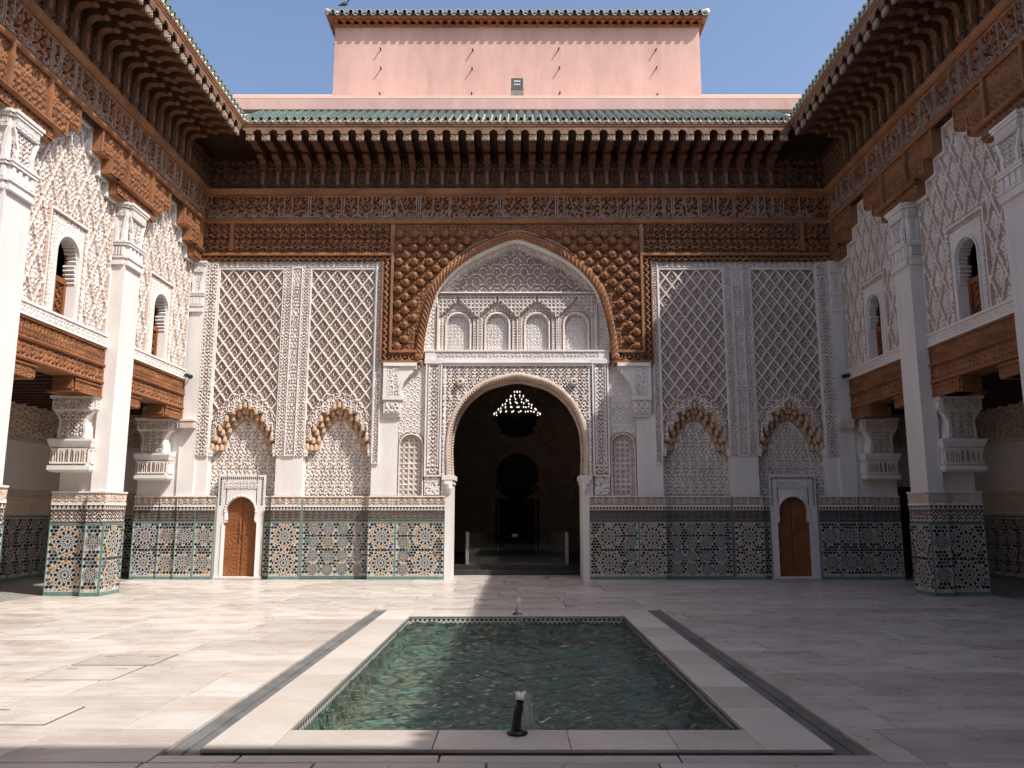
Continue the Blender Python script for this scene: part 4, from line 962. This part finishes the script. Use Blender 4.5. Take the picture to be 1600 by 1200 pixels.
def window_frame():
    m = MB(); W = [(-.36, 4.94), (-.36, 6.02)] + [(-.36 * math.cos(math.pi * i / 14), 6.02 + .36 * math.sin(math.pi * i / 14)) for i in range(15)] + [(.36, 6.02), (.36, 4.94)]
    m.sweep(TW, W, [(-.03, .0), (-.025, .035), (.01, .035), (.015, 0), (.015, -.24)], (0, 5.6))
    for i in range(15):
        t = math.pi * i / 14; m.tube([(XW - .02, -.345 * math.cos(t), 6.02 + .345 * math.sin(t)), (XW - .23, -.345 * math.cos(t), 6.02 + .345 * math.sin(t))], .034, 6)
    for s in (-1, 1):
        for k in range(5): z = 5.62 + k * .075; m.tube([(XW - .02, s * (.35 - .012 * k), z), (XW - .23, s * (.35 - .012 * k), z)], .03, 6)
    return m.mesh('window_frame', ['plaster'])
m = MB(); m.tbox(TW, -HB, HB, 4.895, 4.935, -.05, .04); m.tbox(TW, -HB, HB, 4.685, 4.725, -.05, .05); LG = m.mesh('ledge', ['plaster']); WTRIM = wall_trim(); WFR = window_frame()
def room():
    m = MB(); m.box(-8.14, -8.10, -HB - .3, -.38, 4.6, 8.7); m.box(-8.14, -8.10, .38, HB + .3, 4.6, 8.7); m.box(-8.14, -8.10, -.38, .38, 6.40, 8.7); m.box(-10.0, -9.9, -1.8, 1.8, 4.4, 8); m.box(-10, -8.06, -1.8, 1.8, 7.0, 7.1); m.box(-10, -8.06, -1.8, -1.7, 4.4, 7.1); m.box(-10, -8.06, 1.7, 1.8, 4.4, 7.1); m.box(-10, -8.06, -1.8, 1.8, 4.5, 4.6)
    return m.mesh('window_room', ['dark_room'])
ROOM = room()
def screen():
    m = MB(); T = TL(XW - .22); m.tbox(T, -.35, .35, 4.94, 5.02, 0, .05); m.tbox(T, -.35, .35, 5.58, 5.68, 0, .06); m.tbox(T, -.35, -.28, 4.94, 5.66, 0, .052); m.tbox(T, .28, .35, 4.94, 5.66, 0, .052); m.tbox(T, -.03, .03, 4.94, 5.6, 0, .05)
    m.tbox(T, -.35, .35, 4.94, 5.6, -.01, .012)
    for s in (-1, 1):
        for k in range(3): z = 5.05 + k * .17; m.prism(T, [(s * .05, z), (s * .07, z), (s * .27, z + .15), (s * .25, z + .15)], .012, .04); m.prism(T, [(s * .25, z), (s * .27, z), (s * .07, z + .15), (s * .05, z + .15)], .012, .04)
    m.tbox(T, -.35, -.30, 5.68, 6.3, 0, .03); m.tbox(T, .30, .35, 5.68, 6.3, 0, .03)
    return m.mesh('window_screen', ['wood_orange'])
SCREEN = screen()
def lintel():
    m = MB(); m.box(-8.42, XW - .03, -HB, HB, 3.97, 4.69)
    for z, o in ((4.30, .035), (3.97, .03)): m.sweep(TW, [(-HB, z), (HB, z)], [(0, -.04), (0, o), (.03, o + .015), (.05, o), (.05, -.04)])
    m.tbox(TW, -HB, HB, 4.645, 4.69, -.04, .03); m.tbox(TW, -HB, -HB + .05, 3.72, 4.65, -.04, .018); m.tbox(TW, HB - .05, HB, 3.72, 4.65, -.04, .018)
    for s in (-1, 1):
        a, c = sorted((s * HB, s * .58)); m.box(-8.40, XW - .025, a, c, 3.70, 3.98); a, c = sorted((s * .60, s * .56)); m.box(-8.38, XW - .02, a, c, 3.74, 3.96)
        a, c = sorted((s * HB, s * .75)); m.box(-8.62, XW + .03, a, c, 3.70, 3.722)
        a, c = sorted((s * HB, s * .57)); m.sweep(TW, [(a, 3.90), (c, 3.90)], [(0, -.03), (0, .02), (.03, .025), (.03, -.03)])
    return m.mesh('lintel', ['wood'])
LIN = lintel()
LC1 = relief_mesh('lintel_carving', 'wood', TW, -HB + .05, HB - .05, 4.35, 4.645, .0165, lambda u, v: -.022 + .024 * scroll(u, v, .098))
LC2 = relief_mesh('lintel_carving', 'wood', TW, -HB + .05, HB - .05, 4.02, 4.30, .0165, lambda u, v: -.022 + .024 * vine(u, v, .12))
LC3 = relief_mesh('lintel_carving', 'wood', TW, -HB + .05, -.60, 3.73, 3.90, .0165, lambda u, v: -.022 + .024 * scroll(u, v, .085)); LC4 = relief_mesh('lintel_carving', 'wood', TW, .60, HB - .05, 3.73, 3.90, .0165, lambda u, v: -.022 + .024 * scroll(u, v, .085))
BAYS = [.5 * (PIERS[i] + PIERS[i + 1]) for i in range(4)] + [.5 * (15.48 + FY + .22)]
for y in BAYS:
    M = Tr((0, y, 0))
    w = inst('carved_wall', WALL, lw, M); inst('carved_band', WBAND, w, M); inst('wall_trim', WTRIM, w, M); inst('ledge', LG, w, M); inst('window_frame', WFR, w, M); inst('window_screen', SCREEN, w, M); inst('window_room', ROOM, w, M)
    l = inst('lintel', LIN, lw, M); inst('lintel_carving', LC1, l, M); inst('lintel_carving', LC2, l, M); inst('lintel_carving', LC3, l, M); inst('lintel_carving', LC4, l, M)
# ---- stepped cedar corbels under the frieze, centred over each pier
def corbel():
    m = MB()
    for z0, z1, hw, o in ((8.20, 8.66, 1.49, 0), (7.92, 8.205, 1.13, .004), (7.64, 7.925, .79, .02)): m.box(-8.30, XS - .04 - o, -hw, hw, z0, z1)
    for y in (-.52, .52): m.tbox(TS, y - .045, y + .045, 7.93, 8.66, -.05, .035); m.tbox(TS, y - .02, y + .02, 7.93, 8.66, .035, .045); m.lathe([(.012, 0), (.02, .03), (0, .05)], (XS + .02, y, 7.9), 6)
    m.sweep(TS, [(-.86, 7.87), (.86, 7.87)], [(0, -.05), (0, .02), (.03, .05), (.06, .05), (.06, -.05)])
    for s in (-1, 1): a, c = sorted((s * 1.49, s * 1.45)); m.tbox(TS, a, c, 8.20, 8.64, -.05, -.01); a, c = sorted((s * 1.13, s * 1.09)); m.tbox(TS, a, c, 7.93, 8.21, -.05, -.01)
    return m.mesh('stepped_corbel', ['wood_rail'])
COR = corbel()
CORC = relief_mesh('corbel_carving', 'wood', TS, -1.45, 1.45, 7.68, 8.64, .0175, lambda u, v: -.042 + .024 * np.minimum(vine(u, v, .14), 1 - (np.abs(v - 8.22) < .012)) - .012 * (v < 7.9), lambda u, v: (np.abs(u) < np.where(v > 8.22, 1.45, np.where(v > 7.94, 1.09, .79))))
for y in PIERS + [FY + .22]:
    M = Tr((0, y, 0)); c = inst('stepped_corbel', COR, lw, M); inst('corbel_carving', CORC, c, M)
m = MB(); m.box(-8.3, XS - .08, -.5, FY, 8.66, 11.4); m.box(-12.0, -8.0, -.5, 21, 11.3, 11.6); m.box(-12.0, -11.75, -.5, 21, 4, 11.4); m.build('upper_wall', 'dark_room', lw)
# ---- the gallery behind the piers
m = MB(); m.box(-11.8, -11.6, -.5, 20.7, 0, 4.4); m.box(-11.6, -8.9, 20.5, 20.7, 0, 4.4); m.box(-9.0, -8.9, FY + .5, 20.6, 0, 4.4); m.build('gallery_wall', 'plaster', lw)
m = MB(); m.box(-11.7, -8.06, -.5, 20.6, 4.16, 4.3)
y = -.3
while y < 20.4: m.box(-11.6, -8.4, y, y + .12, 4.02, 4.17); y += .42
m.build('gallery_ceiling', 'wood_dark', lw)
TG = TL(-11.6); TE = TB(20.5)
for (T, a, c, kind) in ((TG, 12.0, 20.5, 0), (TE, -11.6, -9.0, 1)):
    n = int((c - a) / .42); w = (c - a) / n
    z = put(bpy.data.objects.new('mosaic_panel', zellij_mesh('mosaic_panel', T, a, c, .07, 1.42, [(a + w * (i + .5), .07 + .34 * (j + .5), .165, (i + j) % 2) for i in range(n) for j in range(4)], .085, 31 + kind)), lw); z['kind'] = 'stuff'
    m = MB(); m.tbox(T, a, c, 0, .07, 0, .01); m.tbox(T, a, c, 1.42, 1.47, 0, .015); m.build('mint_strip', 'mint', lw)
    relief('gallery_frieze', lw, 'stucco_tan', T, a, c, 1.55, 1.84, .02, lambda u, v: .005 + .02 * vine(u, v, .13))
    relief('gallery_frieze', lw, 'stucco_tan', T, a, c, 3.22, 4.10, .025, lambda u, v: .005 + .03 * np.maximum(scroll(u, v - 3.22, .22), np.abs(v - 3.66) > .40))
    m = MB()
    for z0, z1, d in ((1.47, 1.53, .03), (1.85, 1.90, .035), (1.98, 2.03, .03), (3.16, 3.21, .02), (4.10, 4.15, .03)): m.tbox(T, a, c, z0, z1, 0, d)
    k = a
    while k < c: m.tbox(T, k, k + .03, 1.905, 1.975, 0, .018); k += .06
    m.build('gallery_ledge', 'stucco_tan', lw)
eave(lw, Tr((XS, 0, 9.53)) @ RZ(90), -.5, 19.0, .6, 17.475, .9, 17.5, 2)
wing_parts = [o for o in kids(lw)]
rw_ = thing('side_wing', (8.4, 9.5, 0), 'shaded right gallery wing with white pillars, carved stucco and cedar eaves', 'building', 'galleries along the two long sides of the court')
for o in wing_parts: mirror(o, rw_)
frieze(lw, TL(XS - .03), -.3, FY - .02, 8)
frieze(rw_, lambda u, v, d: (-(XS - .03) - d, u, v), -.3, FY - .02, 9)
m = MB(); m.box(9.15, 10.0, 20.42, 20.47, .02, 2.1); m.box(9.1, 9.15, 20.4, 20.5, 0, 2.15); m.box(10.0, 10.05, 20.4, 20.5, 0, 2.15); m.box(9.1, 10.05, 20.4, 20.5, 2.1, 2.18); m.build('dark_doorway', 'dark_room', rw_)  # dark panel with frame, painting in the darkness of an open doorway
m = MB(); m.box(11.50, 11.57, 15.0, 17.3, .02, .93); m.box(11.48, 11.58, 15.0, 17.3, .93, .98); m.build('dark_opening', 'dark_room', rw_)  # added dark box standing in for the blackness of a low wall opening
# gallery floors and the pale threshold strip that borders the marble
for s, nm in ((-1, 'gallery_floor'), (1, 'gallery_floor')):
    x0, x1 = sorted((s * 11.7, s * 8.9)); m = MB(); m.box(x0, x1, -.5, 20.6, -.06, -.002); struct(m.build(nm, 'gallery_tile'))

# ---- the near side of the court, behind the camera: its eave throws the shadow across the foreground
nw = thing('near_wing', (0, -.5, 0), 'plain near wing of the court behind the viewer with its cedar eave', 'building')
m = MB(); m.box(-9, -1.6, -.9, -.45, 0, 12); m.box(1.6, 9, -.9, -.45, 0, 12); m.box(-1.6, 1.6, -.9, -.45, 3.6, 12); m.build('plaster_wall', 'plaster', nw)
m = MB(); m.box(-1.75, -1.6, -.95, -.40, 0, 3.75); m.box(1.6, 1.75, -.95, -.40, 0, 3.75); m.box(-1.6, 1.6, -.95, -.40, 3.6, 3.75); m.build('portal_frame', 'wood', nw)
m = MB(); m.box(-2.5, 2.5, -3.6, -3.4, 0, 4); m.box(-2.5, -2.4, -3.4, -.9, 0, 4); m.box(2.4, 2.5, -3.4, -.9, 0, 4); m.box(-2.5, 2.5, -3.4, -.9, 3.9, 4); m.box(-2.5, 2.5, -3.4, -.9, -.06, -.004); m.build('vestibule', 'dark_room', nw)
eave(nw, Tr((0, -.42, 9.53)) @ RZ(180), -9, 9, 0, 0, 0, 0, 5, False)

# ================================================================== PRAYER HALL INTERIOR
hall = thing('prayer_hall', (0, 23.5, 0), 'dim prayer hall seen through the doorway, with a keyhole mihrab in its end wall', 'room')
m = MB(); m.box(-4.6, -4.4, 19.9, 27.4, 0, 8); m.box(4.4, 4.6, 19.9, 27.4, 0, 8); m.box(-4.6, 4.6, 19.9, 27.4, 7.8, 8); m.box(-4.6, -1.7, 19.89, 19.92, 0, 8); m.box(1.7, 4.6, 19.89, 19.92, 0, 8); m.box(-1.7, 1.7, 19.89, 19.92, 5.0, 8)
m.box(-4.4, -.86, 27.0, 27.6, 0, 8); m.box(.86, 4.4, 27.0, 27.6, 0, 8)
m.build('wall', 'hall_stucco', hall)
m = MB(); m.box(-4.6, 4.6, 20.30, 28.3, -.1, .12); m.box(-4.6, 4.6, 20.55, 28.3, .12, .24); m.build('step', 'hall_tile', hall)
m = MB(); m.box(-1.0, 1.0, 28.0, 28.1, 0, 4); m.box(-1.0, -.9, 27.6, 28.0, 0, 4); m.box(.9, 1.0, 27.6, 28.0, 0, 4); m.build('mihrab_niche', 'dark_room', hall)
kx = [(-.62, 0), (-.62, 2.2), (-.52, 2.32)] + [(-.72 * math.cos(a), 2.80 + .72 * math.sin(a)) for a in [R(-40 + 13 * i) for i in range(21)]] + [(.52, 2.32), (.62, 2.2), (.62, 0)]
m = MB(); T = TB(27.0)
for p, q in zip(kx[3:-3], kx[4:-3]):
    if p[1] >= 2.8 and abs(p[0] - q[0]) > .01: m.prism(T, [p, q, (q[0], 8), (p[0], 8)], -.4, 0)
for s in (-1, 1): a, c = sorted((s * .73, s * .88)); m.tbox(T, a, c, 0, 8, -.4, -.001)
m.sweep(T, kx, [(-.05, 0), (-.04, .03), (.0, .03), (.01, 0), (.01, -.9)], (0, 2.4)); m.build('mihrab', 'hall_stucco', hall)
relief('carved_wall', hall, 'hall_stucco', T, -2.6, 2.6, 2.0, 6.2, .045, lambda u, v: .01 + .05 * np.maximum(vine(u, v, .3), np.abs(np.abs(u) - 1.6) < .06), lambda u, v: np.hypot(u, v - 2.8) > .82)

ch = thing('chandelier', (0, 23.2, 3.6), 'cone-shaped chandelier with rings of lit bulbs hanging in the dark hall', 'chandelier')
m = MB(); m.tube([(0, 23.2, 7.8), (0, 23.2, 5.1)], .015, 6)
for k in range(6): r = .08 + .60 * k / 5; z = 5.0 - .66 * k / 5; m.tube([(r * math.cos(a), 23.2 + r * math.sin(a), z) for a in [2 * math.pi * i / 24 for i in range(25)]], .012, 5)
m.lathe([(.66, 4.31), (.66, 4.24), (.56, 4.20), (.60, 4.06), (.46, 3.96), (.48, 3.84), (.30, 3.74), (.05, 3.70)], (0, 23.2, 0), 20); m.build('frame', 'black_metal', ch)
m = MB()
for k in range(6):
    r = .08 + .60 * k / 5; z = 5.02 - .66 * k / 5; n = (4, 8, 11, 14, 17, 20)[k]
    for i in range(n): a = 2 * math.pi * (i + .5 * (k % 2)) / n; m.lathe([(.003, .028), (.011, .016), (.014, .0), (.008, -.016)], (r * math.cos(a), 23.2 + r * math.sin(a), z + .03), 6)
m.build('bulbs', 'bulb', ch, None, True, split=False)['kind'] = 'stuff'
gb = thing('glass_barrier', (0, 20.62, .24), 'low clear glass barrier with pale end posts inside the hall doorway', 'barrier')
for sx in (-1, 1): m = MB(); a, c = sorted((sx * 1.30, sx * 1.22)); m.box(a, c, 20.58, 20.66, .24, 1.05); m.build('post', 'hatch_metal', gb)
m = MB(); m.box(-1.22, 1.22, 20.612, 20.624, .28, 1.03); m.build('pane', 'glass', gb)
m = MB(); m.box(-1.22, 1.22, 20.59, 20.645, .24, .28); m.build('base_rail', 'lamp_grey', gb)
m = MB(); m.box(-.13, .02, 20.60, 20.611, .92, 1.0); m.build('notice_plate', 'lamp_grey', gb)

# ================================================================== PARAPET, ROOF PAVILION
pw = thing('parapet_wall', (0, 19.6, 11.5), 'low pink parapet wall running behind the green tiled roof edge', 'wall')
m = MB(); m.box(-9.5, 9.5, 19.45, 21.2, 11.0, 12.28); m.build('wall', 'pink', pw)
m = MB(); m.box(-9.5, 9.5, 19.446, 21.2, 12.28, 12.36); m.build('ledge', 'pink_light', pw)
tw = thing('roof_pavilion', (0, 23.5, 12.4), 'tall pink plastered roof block with a small tiled cornice above the prayer hall', 'building')
m = MB(); m.box(-5.24, 5.24, 21.0, 26.5, 12.3, 15.36); m.build('wall', 'pink', tw)
m = MB(); m.box(-9.5, -5.24, 21.02, 26, 12.3, 13.22); m.box(5.24, 9.5, 21.02, 26, 12.3, 13.22); m.box(-9.5, -5.24, 21.0, 21.3, 13.22, 13.26, 1); m.box(5.24, 9.5, 21.0, 21.3, 13.22, 13.26, 1); m.build('side_wall', ['pink', 'pink_light'], tw)
m = MB(); m.box(-5.30, 5.30, 20.94, 26.56, 15.34, 15.40); m.box(-5.42, 5.42, 20.76, 26.74, 15.50, 15.57); m.build('cornice', 'wood_rail', tw)
m = MB(); m.box(-.05, .05, -.10, 0, 0, .06); m.prism(lambda u, v, d: (d, -u, v), [(0, .06), (.14, .06), (.19, .09), (.19, .14), (0, .14)], -.05, .05); CB = m.mesh('cornice_bracket', ['wood_orange'])
x = -5.2
while x < 5.25: inst('cornice_bracket', CB, tw, Tr((x, 21.0, 15.355))); x += .232
y = 21.2
while y < 26.4:
    inst('cornice_bracket', CB, tw, Tr((-5.24, y, 15.355)) @ RZ(-90)); inst('cornice_bracket', CB, tw, Tr((5.24, y, 15.355)) @ RZ(90)); y += .3
TT = tile_mesh('roof_tile', Vector((0, -.30, .0)), Vector((0, 1.2, .52)), .26, 6)
x = -5.25
while x < 5.3: inst('roof_tile', TT, tw, Tr((x, 21.0, 15.60))); x += .255
y = 22.4
while y < 26.4: inst('roof_tile', TT, tw, Tr((-5.24, y, 15.60)) @ RZ(-90)); inst('roof_tile', TT, tw, Tr((5.24, y, 15.60)) @ RZ(90)); y += .255
m = MB(); m.add([(-5.48, 20.7, 15.60), (5.48, 20.7, 15.60), (5.48, 26.8, 15.60), (-5.48, 26.8, 15.60), (0, 23.7, 16.3), (-2, 23.7, 16.3), (2, 23.7, 16.3)], [(0, 1, 6, 5), (1, 2, 6), (2, 3, 5, 6), (3, 0, 5), (0, 3, 2, 1)]); m.build('roof', 'green_glaze', tw)
m = MB()
for sx in (-1, 1): m.tube([(sx * 5.46, 20.72, 15.66), (sx * 4.9, 21.2, 15.78), (sx * 3.4, 22.4, 16.1)], [.09, .08, .08], 8)
m.build('ridge', 'tile_rim', tw, None, True)
PEG = MB(); PEG.tube([(0, 0, 0), (.0, -.13, -.02)], .022, 6); PEG = PEG.mesh('wall_peg', ['wood_dark'])
for x in (-3.88, -1.26, 1.21, 3.98):
    for z in (14.62, 14.04, 13.26): inst('wall_peg', PEG, tw, Tr((x + rnd.uniform(-.03, .03), 21.0, z + rnd.uniform(-.03, .03))))
for x, z in ((-2.55, 12.37), (2.7, 12.37)): m = MB(); m.box(x - .18, x + .18, 19.6, 19.7, 12.36, 12.40); m.box(x - .03, x + .03, 19.62, 19.68, 12.40, 12.44); m.build('clamp', 'lamp_grey', pw)

fl = thing('floodlight', (0, 19.8, 12.36), 'square grey floodlight on a bracket on the pink parapet', 'lamp')
m = MB(); m.prism(lambda u, v, d: (d, 19.8 - u, v), [(.10, 12.60), (.14, 12.62), (.10, 13.0), (-.08, 13.0), (-.10, 12.62)], -.16, .16); m.build('housing', 'lamp_grey', fl)
m = MB()
for i in range(3):
    for j in range(2): x = -.085 + i * .06; z = 12.74 + j * .10; y = 19.8 - .125 + (z - 12.62) * .1; m.box(x, x + .05, y - .008, y + .004, z, z + .085)
m.build('lens', 'lamp_glass', fl)
m = MB(); m.box(-.165, .165, 19.62, 19.75, 12.47, 12.60); m.build('ballast', 'hatch_metal', fl)
m = MB(); m.box(-.03, .03, 19.74, 19.84, 12.36, 12.50); m.box(-.17, -.155, 19.76, 19.82, 12.45, 12.75); m.box(.155, .17, 19.76, 19.82, 12.45, 12.75); m.box(-.2, .2, 19.70, 19.86, 12.36, 12.375); m.build('bracket', 'lamp_grey', fl)

bd = thing('pigeon', (-4.95, 20.75, 15.78), 'dark pigeon perched on the left end of the pavilion roof', 'bird')
m = MB(); P = [(-.17, 0, .06), (-.10, 0, .075), (-.03, 0, .10), (.04, 0, .12), (.085, 0, .155), (.10, 0, .20), (.115, 0, .225), (.14, 0, .225), (.165, 0, .218)]; Rr = [.012, .028, .055, .06, .04, .026, .03, .018, .003]
m.tube([(-4.95 + a, 20.75 + c, 15.80 + d) for a, c, d in P], Rr, 10); m.build('body', 'feather', bd, None, True)
for s in (-1, 1): m = MB(); m.tube([(-4.95, 20.75 + s * .02, 15.86), (-4.95, 20.75 + s * .02, 15.77)], .006, 5); m.build('leg', 'carved_clay', bd)

# ================================================================== SMALL THINGS ON THE CORNER PILLARS
for s, w in ((-1, 'left, sunlit'), (1, 'right, shaded')):
    t = thing('security_camera', (s * 7.86, FY - .2, 4.75), 'tiny black security camera at the end of the %s lintel' % w, 'camera')
    m = MB(); m.tube([(s * 7.86, FY - .05, 4.80), (s * 7.86, FY - .20, 4.78)], .018, 6); m.build('arm', 'white_plastic', t)
    m = MB(); m.tube([(s * 7.95, FY - .20, 4.79), (s * 7.80, FY - .24, 4.74), (s * 7.78, FY - .246, 4.735)], [.045, .055, .05], 10); m.build('housing', 'black_metal', t, None, True)
    t = thing('wall_bracket', (s * 7.83, FY - .1, 3.5), 'small plaster wall bracket on the %s corner pillar' % w, 'bracket')
    m = MB(); m.box(s * 7.83 - .16, s * 7.83 + .16, FY - .24, FY - .05, 3.52, 3.68); m.build('block', 'stucco_tan', t)
    m = MB(); m.box(s * 7.83 - .18, s * 7.83 + .18, FY - .26, FY - .05, 3.68, 3.72); m.build('cap', 'plaster', t)
